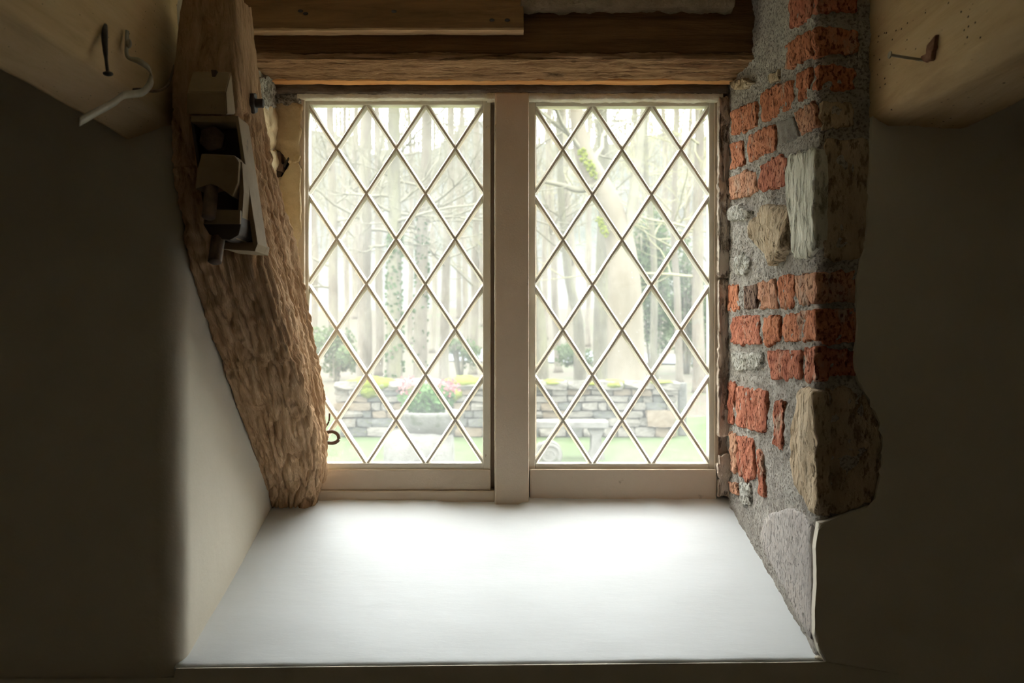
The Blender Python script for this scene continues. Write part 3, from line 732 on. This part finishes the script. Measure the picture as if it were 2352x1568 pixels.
# hexagonal bolt head
def hexbolt(name, c, axis, r, h, mat, parent):
    bm = bmesh.new(); a = Vector(axis).normalized(); u = a.cross(Vector((0, 0, 1))).normalized(); w = a.cross(u)
    pts = [c+(u*math.cos(math.pi/3*i+0.3)+w*math.sin(math.pi/3*i+0.3))*r for i in range(6)]
    prism(bm, pts, a*h); bmesh.ops.bevel(bm, geom=bm.edges[:], offset=r*0.07, segments=2, affect='EDGES')
    return from_bm(name, bm, M[mat], parent)
hexbolt('bolt_head', q(495, 322, 1.262), (0.05, -1, -0.1), 0.0165, 0.02, 'iron', bk)
# arched saddle and lower clamp
pxprism('saddle', [(462, 352), (538, 356), (549, 372), (546, 420), (534, 452), (518, 440), (500, 424), (484, 418), (464, 428), (448, 434), (452, 396)], 1.205, 1.262, 'bracket', lean=0.1, bevel=0.0018)
pxprism('hook_plate', [(549, 372), (556, 372), (560, 440), (556, 500), (549, 540), (541, 549), (546, 500), (550, 440)], 1.215, 1.262, 'bracket', lean=0.12, bevel=0.0006)
pxprism('clamp', [(472, 478), (552, 482), (553, 518), (548, 540), (528, 551), (508, 549), (480, 538), (466, 515)], 1.215, 1.275, 'bracket_shade', lean=0.1, bevel=0.002)
pxprism('clamp_band', [(474, 480), (552, 482), (551, 514), (468, 514)], 1.211, 1.216, 'bracket', lean=0.1, bevel=0.0006)
def rod(name, a, b, r, mat, parent):
    n = 40; bm = bmesh.new(); pts = [a.lerp(b, i/n) for i in range(n+1)]
    rads = [r*(1.0 if i % 2 else 0.94) for i in range(n+1)]; rads[-1] = r*0.78
    tube(bm, pts, rads, 14); return from_bm(name, bm, M[mat], parent, True)
rod('threaded_rod', q(489, 400, 1.225), q(479, 500, 1.200), 0.0085, 'iron', bk)
rod('threaded_rod', q(505, 520, 1.232), q(493, 603, 1.212), 0.0085, 'iron', bk)
# through-bolt with nut on the lit side of the brace
nb = empty('through_bolt', Vector((-0.345, 1.335, 0.318))); tag(nb, 'black bolt end with hexagonal nut on the side of the brace', 'bolt')
cz = P(577, 237, 1.335)
hexbolt('nut', Vector((-0.359, 1.335, cz.z)), (1, 0, 0), 0.0150, 0.0155, 'iron_dark', nb)
rod('shank', Vector((-0.36, 1.335, cz.z)), Vector((-0.333, 1.335, cz.z)), 0.0062, 'iron_dark', nb)

# ================================================================== SMALL IRON THINGS
def wire(name, pts, r, mat, label, cat, n=40, nn=8, taper=None):
    ps = smoothpath(pts, n); bm = bmesh.new()
    rads = [r*(taper(i/(n-1)) if taper else 1) for i in range(n)]
    tube(bm, ps, rads, nn); o = from_bm(name, bm, M[mat], None, True)
    if label: tag(o, label, cat)
    return o
X0 = -0.447
def onleft(px, py, off=0.006):
    d = (X0+off)*F/(px-CX); return P(px, py, d)
# long spike driven in the joist
sp = empty('iron_spike', onleft(247, 165, 0.01)); tag(sp, 'dark iron spike hanging down the side of the left joist', 'spike')
bm = bmesh.new(); ps = smoothpath([onleft(241, 58, -0.002), onleft(240, 90, 0.004), onleft(243, 130, 0.008), onleft(247, 166, 0.010)], 24)
tube(bm, ps, [0.0018+0.0016*math.sin(math.pi*min(1, (i/23)*1.2+0.15)) for i in range(24)], 10)
from_bm('shank', bm, M['iron_dark'], sp, True)
bm = bmesh.new(); c = onleft(248, 169, 0.010); bmesh.ops.create_uvsphere(bm, u_segments=12, v_segments=8, radius=1.0)
for v in bm.verts: v.co = Vector((c.x+v.co.x*0.0055, c.y+v.co.y*0.0055, c.z+v.co.z*0.0026))
from_bm('head', bm, M['iron_dark'], sp, True)
# curled metal strap
st = empty('curled_strap', onleft(292, 100)); tag(st, 'thin metal strap nailed to the left joist and curled into a loose hook', 'strap')
cp = [(onleft(292, 70, 0.002)), (onleft(291, 100, 0.004)), (onleft(293, 130, 0.008)), (onleft(318, 140, 0.020)), (onleft(343, 158, 0.028)), (onleft(347, 185, 0.030)),
      (onleft(330, 210, 0.030)), (onleft(305, 216, 0.028)), (onleft(283, 219, 0.028)), (onleft(260, 236, 0.030)), (onleft(220, 258, 0.034)), (onleft(181, 280, 0.036))]
wd = [Vector((0, -1, -0.1)), Vector((0, -1, -0.1)), Vector((0, -0.9, -0.4)), Vector((0.1, -0.5, -0.9)), Vector((0.2, -0.35, -0.9)), Vector((0.35, 0.3, -0.7)), Vector((0.25, 0.2, -0.95)), Vector((0.1, 0, -1)), Vector((0, 0, -1)), Vector((0, 0, -1)), Vector((0, 0, -1)), Vector((0, 0, -1))]
n = 80; ps = smoothpath(cp, n); ws = smoothpath(wd, n); bm = bmesh.new(); rows = []
for i in range(n):
    t = (ps[min(i+1, n-1)]-ps[max(i-1, 0)]).normalized(); w = ws[i].normalized(); k2 = t.cross(w).normalized()*0.0007; w = w*0.0042
    rows.append([bm.verts.new(ps[i]+s*w+u*k2) for s, u in ((-1, -1), (1, -1), (1, 1), (-1, 1))])
for a, b in zip(rows, rows[1:]):
    for kx in range(4): bm.faces.new((a[kx], a[(kx+1) % 4], b[(kx+1) % 4], b[kx]))
bm.faces.new(rows[0]); bm.faces.new(rows[-1][::-1])
from_bm('band', bm, M['strap'], st, True)
bm = bmesh.new(); c = onleft(296, 100, 0.008); bmesh.ops.create_uvsphere(bm, u_segments=12, v_segments=8, radius=1.0)
for v in bm.verts: v.co = Vector((c.x+v.co.x*0.003, c.y+v.co.y*0.0045, c.z+v.co.z*0.0055))
from_bm('nail_head', bm, M['strap'], st, True)
wire('bent_wire', [onleft(306, 206, 0.004), onleft(325, 205, 0.010), onleft(350, 209, 0.014), onleft(372, 206, 0.014), onleft(386, 194, 0.010), onleft(394, 172, 0.006), onleft(401, 150, 0.002)], 0.0018, 'iron', 'thin bent wire curving from the left joist to the brace', 'wire')
# staple loop and bent nail on the foot of the brace
dS = 1.755
wire('iron_staple', [P(722, 992, dS), P(745, 993, dS-0.003), P(764, 991, dS-0.004), P(776, 998, dS-0.004), P(777, 1010, dS-0.004), P(766, 1017, dS-0.004), P(745, 1016, dS-0.002), P(722, 1014, dS)], 0.0032, 'iron', 'rusty iron staple loop on the foot of the oak brace', 'staple')
wire('bent_nail', [P(728, 992, dS), P(744, 984, dS-0.004), P(755, 968, dS-0.006), P(757, 949, dS-0.006)], 0.0016, 'iron', 'thin bent rusty nail above the staple on the brace', 'nail')
# nail in the right joist with torn wood round it
def onright(px, py, off=0.0):
    d = (0.479-off)*F/(px-CX); return P(px, py, d)
nl = empty('long_nail', onright(2122, 138)); tag(nl, 'long nail sticking out of the right joist', 'nail')
base = onright(2128, 139, -0.004); tip = base+Vector((-0.044, -0.004, 0.0055))
bm = bmesh.new(); tube(bm, [base, base.lerp(tip, 0.5), tip], 0.0017, 10); from_bm('shank', bm, M['strap'], nl, True)
bm = bmesh.new(); a = (tip-base).normalized(); tube(bm, [tip-a*0.0005, tip+a*0.001], 0.0042, 14); from_bm('head', bm, M['strap'], nl)
tw = bmesh.new()
pts = [onright(x, y) for x, y in ((2155, 78), (2150, 110), (2146, 138), (2125, 144), (2118, 132), (2132, 128), (2140, 105))]
piece_bm(tw, pts, Vector((-1, 0, 0)), proud=0.004, sink=0.01, rough=0.003, ring=30)
o = from_bm('torn_fibre', tw, M['torn'], nl, True); o['label'] = 'reddish torn wood fibre round the nail'
# rusty iron pintle in the left jamb
pn = empty('iron_pintle', P(640, 385, 1.80)); tag(pn, 'broken rusty iron pintle in a hole in the ochre left jamb', 'iron fitting')
pxprism('stub', [(632, 350), (644, 348), (645, 375), (652, 378), (648, 394), (634, 392)], 1.797, 1.825, 'iron', pn, 0.001)
pxprism('splinter', [(650, 378), (662, 360), (664, 364), (654, 386)], 1.798, 1.812, 'iron_dark', pn, 0.0005)
pxprism('base', [(622, 352), (633, 350), (634, 392), (650, 396), (640, 412), (626, 398)], 1.805, 1.825, 'iron_dark', pn, 0.001)

# ================================================================== OUTSIDE
GZ = -1.60
def terr(x, d):
    z = GZ
    if d > 17: z += (d-17)*0.028
    if d > 40: z += (d-40)*0.055
    if d > 55: z += (d-55)*0.09
    if d > 15: z += 0.15*noise.noise(Vector((x*0.12, d*0.12, 0)))*min(1, (d-15)/6)
    return z
def ground(name, d0, d1, nx, nd, mat, x0=-45, x1=45):
    verts = []; faces = []
    for j in range(nd):
        d = d0+(d1-d0)*j/(nd-1)
        for i in range(nx):
            x = x0+(x1-x0)*i/(nx-1); verts.append((x, d, terr(x, d)))
    for j in range(nd-1):
        for i in range(nx-1):
            a = j*nx+i; faces.append((a, a+1, a+1+nx, a+nx))
    return mesh(name, verts, faces, M[mat], smooth=True)
tag(ground('lawn', 1.89, 20, 60, 40, 'grass'), 'pale green lawn outside the window', 'lawn', kind='structure')
tag(ground('wood_floor', 20, 110, 60, 60, 'litter', -80, 80), 'mossy woodland ground rising behind the garden wall', 'ground', kind='structure')
# far wooded slope
verts = []; faces = []
for j in range(60):
    t = j/59; d = 62+62*t
    for i in range(110):
        x = -75+150*i/109; h = terr(0, 62)+(t**1.15)*24
        h += 3.0*fbm(Vector((x*0.07, d*0.07, 1)), 4)*t + 1.2*fbm(Vector((x*0.5, d*0.3, 4)), 3)*t
        verts.append((x, d, h-0.3))
for j in range(59):
    for i in range(109):
        a = j*110+i; faces.append((a, a+1, a+111, a+110))
tag(mesh('far_hillside', verts, faces, M['hill'], smooth=True), 'pale misty wooded hillside far behind the trees', 'hill', kind='structure')
# bare treetops on the far slope
bm = bmesh.new(); rn = random.Random(91)
for _ in range(1300):
    t = rn.uniform(0.25, 1.0); d = 62+62*t; x = rn.uniform(-62, 62)
    h0 = terr(0, 62)+(t**1.15)*24-1.5; H = rn.uniform(5, 13); lean = rn.uniform(-.8, .8); rad = rn.uniform(0.05, 0.13)
    top = Vector((x+lean, d, h0+H)); tube(bm, [Vector((x, d, h0)), top], [rad, rad*0.3], 3, cap=False)
    for _ in range(5):
        p = Vector((x, d, h0)).lerp(top, rn.uniform(0.3, 0.95)); q = p+Vector((rn.uniform(-1.8, 1.8), 0, rn.uniform(0.5, 2.2)))
        tube(bm, [p, q], [rad*0.5, rad*0.2], 3, cap=False)
o = from_bm('distant_treetops', bm, M['twig'], None); tag(o, 'haze of bare treetops on the far slope', 'trees', kind='stuff')
# lane
verts = []; faces = []
for i in range(60):
    x = -3+30*i/59; dd = 42-0.25*(x-5)
    for w in (-2.2, 2.2): verts.append((x, dd+w, terr(x, dd+w)+0.05))
for i in range(59): faces.append((2*i, 2*i+2, 2*i+3, 2*i+1))
tag(mesh('lane', verts, faces, M['road'], smooth=True), 'pale grey lane crossing the wood beyond the garden wall', 'road', kind='structure')

# dry stone wall
def rock_mesh(name, seed):
    bm = bmesh.new(); bmesh.ops.create_cube(bm, size=1.0)
    bmesh.ops.subdivide_edges(bm, edges=bm.edges[:], cuts=1, use_grid_fill=True)
    for v in bm.verts:
        p = v.co.copy(); v.co = p*(0.90+0.10*(1 if max(abs(p.x), abs(p.y), abs(p.z)) < 0.6 and p.length < 0.75 else 0.2))+Vector((noise.noise(p*2+Vector((seed, 0, 0))), noise.noise(p*2+Vector((0, seed, 0))), noise.noise(p*2+Vector((0, 0, seed)))))*0.10
    bmesh.ops.recalc_face_normals(bm, faces=bm.faces[:]); me = bpy.data.meshes.new(name); bm.to_mesh(me); bm.free(); return me
WD = 16.6
gw = empty('garden_wall', (0, WD, GZ)); tag(gw, 'low dry stone garden wall with mossy coping across the lawn', 'wall')
mats = ['wallstone_a', 'wallstone_b', 'wallstone_c']
protos = [[rock_mesh('stone', i*3.7+j*11.1) for i in range(4)] for j in range(3)]
for j in range(3):
    for me in protos[j]: me.materials.append(M[mats[j]])
wx0, wx1, wz1 = -2.93, 2.76, -0.665
box('wall_core', wx0+0.06, wx1-0.06, WD+0.07, WD+0.36, GZ, wz1-0.06, M['wallcore'], gw)
def stone(x0, x1, z0, z1, d, dep, kind=None, parent=gw, name='stone'):
    me = random.choice(protos[kind if kind is not None else random.choice((0, 0, 0, 1, 2, 2))])
    o = bpy.data.objects.new(name, me); C.objects.link(o)
    o.location = ((x0+x1)/2, d+dep/2, (z0+z1)/2); o.scale = ((x1-x0)*1.03, dep, (z1-z0)*1.03)
    o.rotation_euler = (random.uniform(-.06, .06), random.uniform(-.05, .05), random.uniform(-.06, .06))
    o.parent = parent; o.matrix_parent_inverse = Matrix.Translation(-Vector(parent.location)); return o
z = GZ; 
courses = [0.17, 0.15, 0.12, 0.14, 0.11, 0.12]
for ci, h in enumerate(courses):
    x = wx0+random.uniform(-0.05, 0.05)
    while x < wx1-0.05:
        w = random.uniform(0.16, 0.46)*(1.1 if ci < 2 else 0.95)
        if x+w > wx1-0.12: w = wx1-x
        if not (ci in (1, 2) and 2.24 < x+w/2 < 2.72):
            stone(x+0.008, x+w-0.008, z+0.006+random.uniform(0, .012), z+h-0.006, WD+random.uniform(-0.02, 0.03), 0.2)
        x += w
    z += h
stone(2.25, 2.72, GZ+0.17, GZ+0.45, WD-0.03, 0.2, 1)
x = wx0-0.04
while x < wx1:
    w = random.uniform(0.35, 0.65)
    if x+w > wx1-0.15: w = wx1+0.05-x
    stone(x+0.006, x+w-0.006, z-0.01, wz1+random.uniform(-0.02, 0.02), WD-0.05, 0.5, 0, name='coping_stone'); x += w
def moss(px0, px1, py0, py1):
    bm = bmesh.new(); a = P(px0, py1, WD-0.06); b = P(px1, py0, WD-0.06)
    bmesh.ops.create_icosphere(bm, subdivisions=4, radius=1.0)
    for v in bm.verts:
        n = 1+0.35*fbm(v.co*2.3+Vector((px0, 0, 0)), 4)
        v.co = Vector(((a.x+b.x)/2+v.co.x*(b.x-a.x)/2*n, WD+0.12+v.co.y*0.20, (a.z+b.z)/2+v.co.z*(b.z-a.z)/2*n))
    o = from_bm('moss', bm, M['moss'], gw, True); o['label'] = 'bright yellow-green moss cushion'
moss(786, 925, 866, 902); moss(820, 870, 880, 918); moss(1022, 1108, 864, 896); moss(1030, 1066, 884, 924); moss(1378, 1444, 872, 896); moss(1330, 1380, 876, 888); moss(1240, 1300, 872, 888); moss(1480, 1550, 874, 884)
# gate post at the wall's right end
o = box('fence_post', 2.83, 2.97, WD+0.3, WD+0.44, GZ, -0.70, M['wallstone_c'], None, 0.02)
tag(o, 'mossy upright post at the right end of the garden wall', 'post')

# stone planter with flowers
def lathe(name, prof, c, mat, parent, n=40, amp=0.0):
    verts = []; faces = []
    for r, z in prof:
        for k2 in range(n):
            a = 2*math.pi*k2/n; rr = r*(1+amp*fbm(Vector((math.cos(a)*2, math.sin(a)*2, z*6)), 3))
            verts.append((c[0]+rr*math.cos(a), c[1]+rr*math.sin(a), c[2]+z))
    for j in range(len(prof)-1):
        for k2 in range(n):
            a = j*n+k2; b = j*n+(k2+1) % n; faces.append((a, b, b+n, a+n))
    faces.append(tuple(range(n-1, -1, -1))); faces.append(tuple(range((len(prof)-1)*n, len(prof)*n)))
    return mesh(name, verts, faces, M[mat], parent, True)
PD = 11.5; pc = P(962, 784, PD); pc.z = GZ
pt = empty('stone_planter', pc); tag(pt, 'big weathered stone planter on the lawn filled with pink flowers', 'planter')
lathe('base', [(0.36, 0), (0.40, 0.05), (0.415, 0.3), (0.40, 0.50), (0.34, 0.56)], pc, 'garden_stone', pt, amp=0.05)
lathe('bowl', [(0.20, 0.52), (0.28, 0.56), (0.36, 0.66), (0.40, 0.76), (0.415, 0.80), (0.40, 0.81), (0.36, 0.79), (0.05, 0.77)], (pc.x+0.12, pc.y, pc.z-0.01), 'garden_stone', pt, amp=0.02)
fl = empty('flowering_plant', (pc.x+0.1, PD, GZ+0.76)); tag(fl, 'green leafy plant with pink flowers growing in the stone planter', 'plant')
def leaves(bm, n, cen, ext, size, rnd, shape='ell', aspect=2.0):
    for _ in range(n):
        while True:
            p = Vector((rnd.uniform(-1, 1), rnd.uniform(-1, 1), rnd.uniform(-1, 1)))
            if shape == 'box' or (p.length < 1 and rnd.random() < 0.35+p.length): break
        c = cen+Vector((p.x*ext[0], p.y*ext[1], p.z*ext[2]))
        a = Vector((rnd.uniform(-1, 1), rnd.uniform(-1, 1), rnd.uniform(-.4, 1))).normalized(); b = a.cross(Vector((rnd.uniform(-1, 1), rnd.uniform(-1, 1), rnd.uniform(-1, 1)))).normalized()
        s = size*rnd.uniform(0.6, 1.3); a = a*s*aspect*0.5; b = b*s*0.5
        vs = [bm.verts.new(c-a), bm.verts.new(c+b), bm.verts.new(c+a), bm.verts.new(c-b)]; bm.faces.new(vs)
rn = random.Random(3)
bm = bmesh.new(); leaves(bm, 700, Vector((pc.x+0.1, PD, GZ+0.93)), (0.33, 0.3, 0.17), 0.045, rn); from_bm('foliage', bm, M['plantleaf'], fl)
bm = bmesh.new(); leaves(bm, 150, Vector((pc.x-0.12, PD, GZ+1.08)), (0.16, 0.2, 0.13), 0.035, rn, aspect=1.2); leaves(bm, 130, Vector((pc.x+0.34, PD, GZ+1.06)), (0.15, 0.2, 0.12), 0.035, rn, aspect=1.2)
from_bm('blossom', bm, M['petal'], fl)
# stone bench with scroll foot
BD = 13.4
bn = empty('stone_bench', P(1310, 784+1.6*F/BD, BD)); tag(bn, 'pale stone bench with slab seat and scrolled support on the lawn', 'bench')
a = P(1150, 984, BD); b = P(1398, 968, BD)
bm = bmesh.new(); bbox(bm, a.x, b.x, BD, BD+0.42, a.z, b.z, 0.015); from_bm('seat', bm, M['garden_stone'], bn)
def bsup(px0, px1):
    a = P(px0, 984, BD+0.1); b = P(px1, 984, BD+0.1); bm = bmesh.new()
    prof = [(0, GZ), (1, GZ), (1, GZ+0.07), (0.85, GZ+0.12), (0.8, a.z-0.1), (1, a.z-0.02), (1, a.z+0.005), (0, a.z+0.005), (0, a.z-0.02), (0.2, a.z-0.1), (0.15, GZ+0.12), (0, GZ+0.07)]
    prism(bm, [Vector((a.x+(b.x-a.x)*u, BD+0.06, z)) for u, z in prof], Vector((0, 0.3, 0))); from_bm('support', bm, M['garden_stone'], bn)
bsup(1352, 1388); bsup(1160, 1196)
sc = P(1262, 1040, 12.6)
so = empty('scroll_stone', (sc.x, 12.6, GZ)); tag(so, 'carved scroll of pale stone lying in front of the bench', 'stone ornament')
bm = bmesh.new(); pts = []
for i in range(60):
    an = i/59*4.4*math.pi; r = 0.175-0.145*i/59; pts.append(Vector((sc.x+r*math.cos(an+2.2), 12.6, sc.z-0.02+r*math.sin(an+2.2))))
tube(bm, pts, [0.035-0.012*i/59 for i in range(60)], 10, up=Vector((0, 1, 0))); from_bm('scroll', bm, M['garden_stone'], so, True)
bm = bmesh.new(); tube(bm, [Vector((sc.x, 12.58, sc.z-0.02)), Vector((sc.x, 12.78, sc.z-0.02))], 0.165, 32); from_bm('drum', bm, M['garden_stone'], so)
box('foot', sc.x-0.16, sc.x+0.16, 12.56, 12.8, GZ, GZ+0.05, M['garden_stone'], so, 0.01)

# ---- trees
def tree(pxs, d, rads, bark, label, group=None, nbr=9, twig='twig', seed=1, ivy=None, mossy=None, spread=1.0, tmin=0.3, name='bare_tree', extra=None):
    rn = random.Random(seed)
    base = P(pxs[0][0], 784, d); gz = terr(base.x, d)-0.05
    pts = [Vector((base.x, d, gz))]+[P(x, y, d) for x, y in pxs[1:]]
    t = empty(name, pts[0]); tag(t, label, 'tree', group)
    n = 30; ps = smoothpath(pts, n); rr = [r*d/F for r in rads]; rs = [catmull(rr, i/(n-1)) for i in range(n)]
    rs[0] *= 1.25
    ps = [p+Vector((noise.noise(p*0.5)*0.06, noise.noise(p*0.5+Vector((9, 0, 0)))*0.06, 0)) for p in ps]
    bm = bmesh.new(); tube(bm, ps, rs, 12); from_bm('trunk', bm, M[bark], t, True)
    bm = bmesh.new(); tips = []
    def limb(p, dr, L, r, lev):
        k = 6 if lev < 2 else 4; q = [p]; dd = dr.copy()
        for i in range(k):
            dd = (dd+Vector((rn.uniform(-1, 1), rn.uniform(-1, 1), rn.uniform(-.7, .9)))*0.28).normalized(); q.append(q[-1]+dd*L/k)
        tube(bm, q, [r*(1-0.75*i/k) for i in range(k+1)], 5 if lev < 2 else 3, cap=False)
        if lev < 3:
            for _ in range(5 if lev == 0 else 4):
                i = rn.randint(1, k); nd = (dd+Vector((rn.uniform(-1, 1), rn.uniform(-1, 1), rn.uniform(-.8, 1)))*0.9).normalized()
                limb(q[i], nd, L*rn.uniform(0.4, 0.65), r*0.45, lev+1)
    for b in range(nbr):
        i = rn.randint(int(n*tmin), n-1); an = rn.uniform(0, 2*math.pi)
        limb(ps[i], Vector((math.cos(an), math.sin(an)*0.7, rn.uniform(0.05, 0.8))).normalized(), rn.uniform(1.6, 3.6)*spread, max(rs[i]*0.28, 0.02), 0)
    if extra:
        for q, r0 in extra:
            qq = smoothpath([P(x, y, d-0.1) for x, y in q], 20); tube(bm, qq, [r0*d/F*(1-0.6*i/19) for i in range(20)], 8, cap=False)
    o = from_bm('branches', bm, M[twig], t, True); o['kind'] = 'stuff'
    if ivy:
        bm = bmesh.new(); nlv, i0, i1, sz = ivy
        for _ in range(nlv):
            i = rn.randint(int(i0*n), int(i1*n)-1); an = rn.uniform(0, 2*math.pi); f = rn.random()
            c = ps[i].lerp(ps[min(i+1, n-1)], f)+Vector((math.cos(an), math.sin(an), 0))*(rs[i]+rn.uniform(0.0, 0.12)*sz*6)
            a = Vector((rn.uniform(-1, 1), rn.uniform(-1, 1), rn.uniform(-1, 1))).normalized(); b = a.cross(Vector((0.3, 1, 0.2))).normalized()
            a *= sz; b *= sz*0.8
            bm.faces.new([bm.verts.new(c-a), bm.verts.new(c+b), bm.verts.new(c+a), bm.verts.new(c-b)])
        o = from_bm('ivy', bm, M['ivy'], t); o['kind'] = 'stuff'
    if mossy:
        for (px0, py0, px1, py1, r0) in mossy:
            bm = bmesh.new(); a, b = P(px0, py0, d-0.35), P(px1, py1, d-0.35)
            k2 = r0*d/F
            for i in range(90):
                c = a.lerp(b, i/89)+Vector((rn.uniform(-1, 1)*k2, rn.uniform(0, 0.5)*k2, rn.uniform(-1, 1)*k2)); bmesh.ops.create_icosphere(bm, subdivisions=2, radius=k2*rn.uniform(0.18, 0.5), matrix=Matrix.Translation(c))
            from_bm('moss', bm, M['moss'], t, True)
    return t
tree([(1440, 0), (1436, 700), (1424, 560), (1402, 470), (1368, 405), (1338, 345), (1322, 240), (1318, 60)], 22, [46, 40, 33, 28, 25, 21, 15, 10], 'bark_beech',
     'stout pale beech trunk with bright mossy bend, seen through the right casement', nbr=6, seed=5, tmin=0.55,
     mossy=[(1335, 345, 1366, 400, 9), (1376, 500, 1392, 540, 7)], extra=[([(1372, 425), (1330, 436), (1290, 425), (1240, 415)], 9), ([(1432, 600), (1450, 480), (1470, 330), (1490, 120)], 14)])
tree([(1386, 0), (1386, 700), (1384, 560), (1388, 420), (1384, 280), (1380, 60)], 25, [24, 19, 16, 14, 12, 10], 'bark_b', 'straight green-grey trunk just left of the beech', nbr=7, seed=6, tmin=0.5)
tree([(1334, 0), (1326, 740), (1306, 640), (1296, 540), (1290, 420), (1284, 60)], 27, [15, 12, 10, 9, 8, 7], 'bark_b', 'slim leaning tree in the middle of the right casement', nbr=7, seed=8, tmin=0.5)
tree([(1246, 0), (1236, 720), (1228, 640), (1222, 520), (1220, 300), (1216, 60)], 24, [18, 14, 11, 10, 9, 8], 'bark_b', 'dark leaning trunk beside the mullion in the right casement', nbr=6, seed=9, tmin=0.55)
tree([(1282, 0), (1276, 700), (1268, 540), (1262, 380), (1258, 60)], 36, [10, 8, 7, 6, 5], 'bark_a', 'thin pale tree standing behind the dark leaning trunk', nbr=7, seed=10)
tree([(1606, 0), (1604, 700), (1602, 540), (1606, 380), (1604, 60)], 26, [15, 13, 12, 11, 9], 'bark_a', 'pale yellowish tree at the right edge of the right casement', nbr=12, twig='twig_y', seed=11, spread=1.2)
tree([(1560, 0), (1556, 680), (1548, 540), (1552, 380), (1560, 60)], 29, [9, 8, 7, 6, 5], 'bark_a', 'slender twiggy tree among evergreens in the right casement', nbr=16, twig='twig_y', seed=12, spread=1.25, tmin=0.4)
tree([(1500, 0), (1502, 680), (1496, 540), (1486, 380), (1480, 60)], 31, [9, 8, 7, 6, 5], 'bark_b', 'slim tree close right of the beech trunk', nbr=14, twig='twig_y', seed=13, spread=1.2, tmin=0.4)
tree([(836, 0), (836, 700), (838, 540), (842, 380), (846, 60)], 25, [19, 16, 15, 14, 12], 'bark_a', 'broad pale trunk left of the ivied trees in the left casement', nbr=8, seed=14, tmin=0.45)
tree([(904, 0), (906, 700), (908, 540), (904, 380), (902, 60)], 23, [20, 17, 15, 14, 12], 'bark_b', 'trunk wrapped in ivy at the centre of the left casement', nbr=7, seed=15, ivy=(330, 0.0, 0.5, 0.05), tmin=0.5)
tree([(962, 0), (966, 700), (972, 540), (978, 380), (984, 60)], 24, [17, 15, 13, 12, 10], 'bark_a', 'pale trunk with patchy ivy right of centre in the left casement', nbr=7, seed=16, ivy=(170, 0.1, 0.6, 0.045), tmin=0.5)
tree([(870, 0), (872, 700), (868, 540), (866, 380), (864, 60)], 33, [10, 9, 8, 7, 6], 'bark_a', 'thin tree between the broad pale trunk and the ivied trunk', nbr=8, seed=17)
tree([(1020, 0), (1022, 700), (1028, 540), (1034, 380), (1040, 60)], 30, [12, 10, 9, 8, 7], 'bark_a', 'slim bare tree above the pink flowers in the left casement', nbr=8, seed=18)
tree([(1086, 0), (1090, 700), (1090, 540), (1094, 380), (1096, 60)], 34, [10, 9, 8, 7, 6], 'bark_a', 'slim bare tree just left of the mullion', nbr=8, seed=19)
tree([(768, 0), (764, 700), (766, 540), (760, 380), (756, 60)], 32, [12, 11, 10, 9, 7], 'bark_a', 'bare tree beside the oak brace in the left casement', nbr=8, seed=20)
rb = random.Random(44)
for i, px in enumerate((720, 800, 818, 940, 992, 1055, 1070, 1112, 1200, 1252, 1310, 1350, 1470, 1530, 1580, 1640)):
    dd = rb.uniform(44, 62); r = rb.uniform(6, 10)
    tree([(px, 0), (px+rb.uniform(-6, 6), 600), (px+rb.uniform(-14, 14), 350), (px+rb.uniform(-22, 22), 60)], dd, [r, r*.85, r*.7, r*.5], 'bark_a', 'slender bare tree far back in the wood', 'slender trees far back in the wood', nbr=7, seed=60+i, spread=1.8)

# ---- evergreen shrubs
def shrub(px, py, d, w, h, n, mat, label, seed, size=0.09):
    rn = random.Random(seed); c = P(px, py, d); gz = terr(c.x, d)
    t = empty('evergreen_shrub', (c.x, d, gz)); tag(t, label, 'shrub')
    bm = bmesh.new(); hw, hh = w*d/F/2, h*d/F/2
    for _ in range(9):
        cc = c+Vector((rn.uniform(-.6, .6)*hw, rn.uniform(-.5, .5)*hw, rn.uniform(-.6, .6)*hh))
        leaves(bm, n//9, cc, (hw*0.5, hw*0.45, hh*0.45), size, rn, aspect=1.6)
    o = from_bm('foliage', bm, M[mat], t); o['kind'] = 'stuff'
    bm = bmesh.new()
    for _ in range(5):
        x = rn.uniform(-.3, .3)*hw; tube(bm, smoothpath([Vector((c.x+x*0.4, d, gz-0.05)), Vector((c.x+x, d+rn.uniform(-.2, .2), (gz+c.z)/2)), Vector((c.x+x*1.8, d, c.z+hh*0.6))], 6), 0.04, 5)
    from_bm('stems', bm, M['bark_b'], t, True)
shrub(1500, 650, 33, 130, 380, 5200, 'evergreen', 'tall dark evergreen right of the beech trunk', 1)
shrub(1575, 690, 34, 120, 330, 4200, 'evergreen', 'bushy evergreen by the right edge of the right casement', 2)
shrub(1640, 730, 36, 120, 260, 3000, 'evergreen', 'low evergreen behind the brick reveal edge', 3)
shrub(1330, 815, 30, 110, 60, 900, 'evergreen', 'low green undergrowth left of the beech foot', 4, 0.07)
shrub(770, 800, 30, 140, 120, 1500, 'evergreen', 'round bush beside the brace at the left casement edge', 5)
shrub(1060, 810, 31, 100, 80, 900, 'evergreen', 'small bush left of the mullion above the garden wall', 6, 0.07)
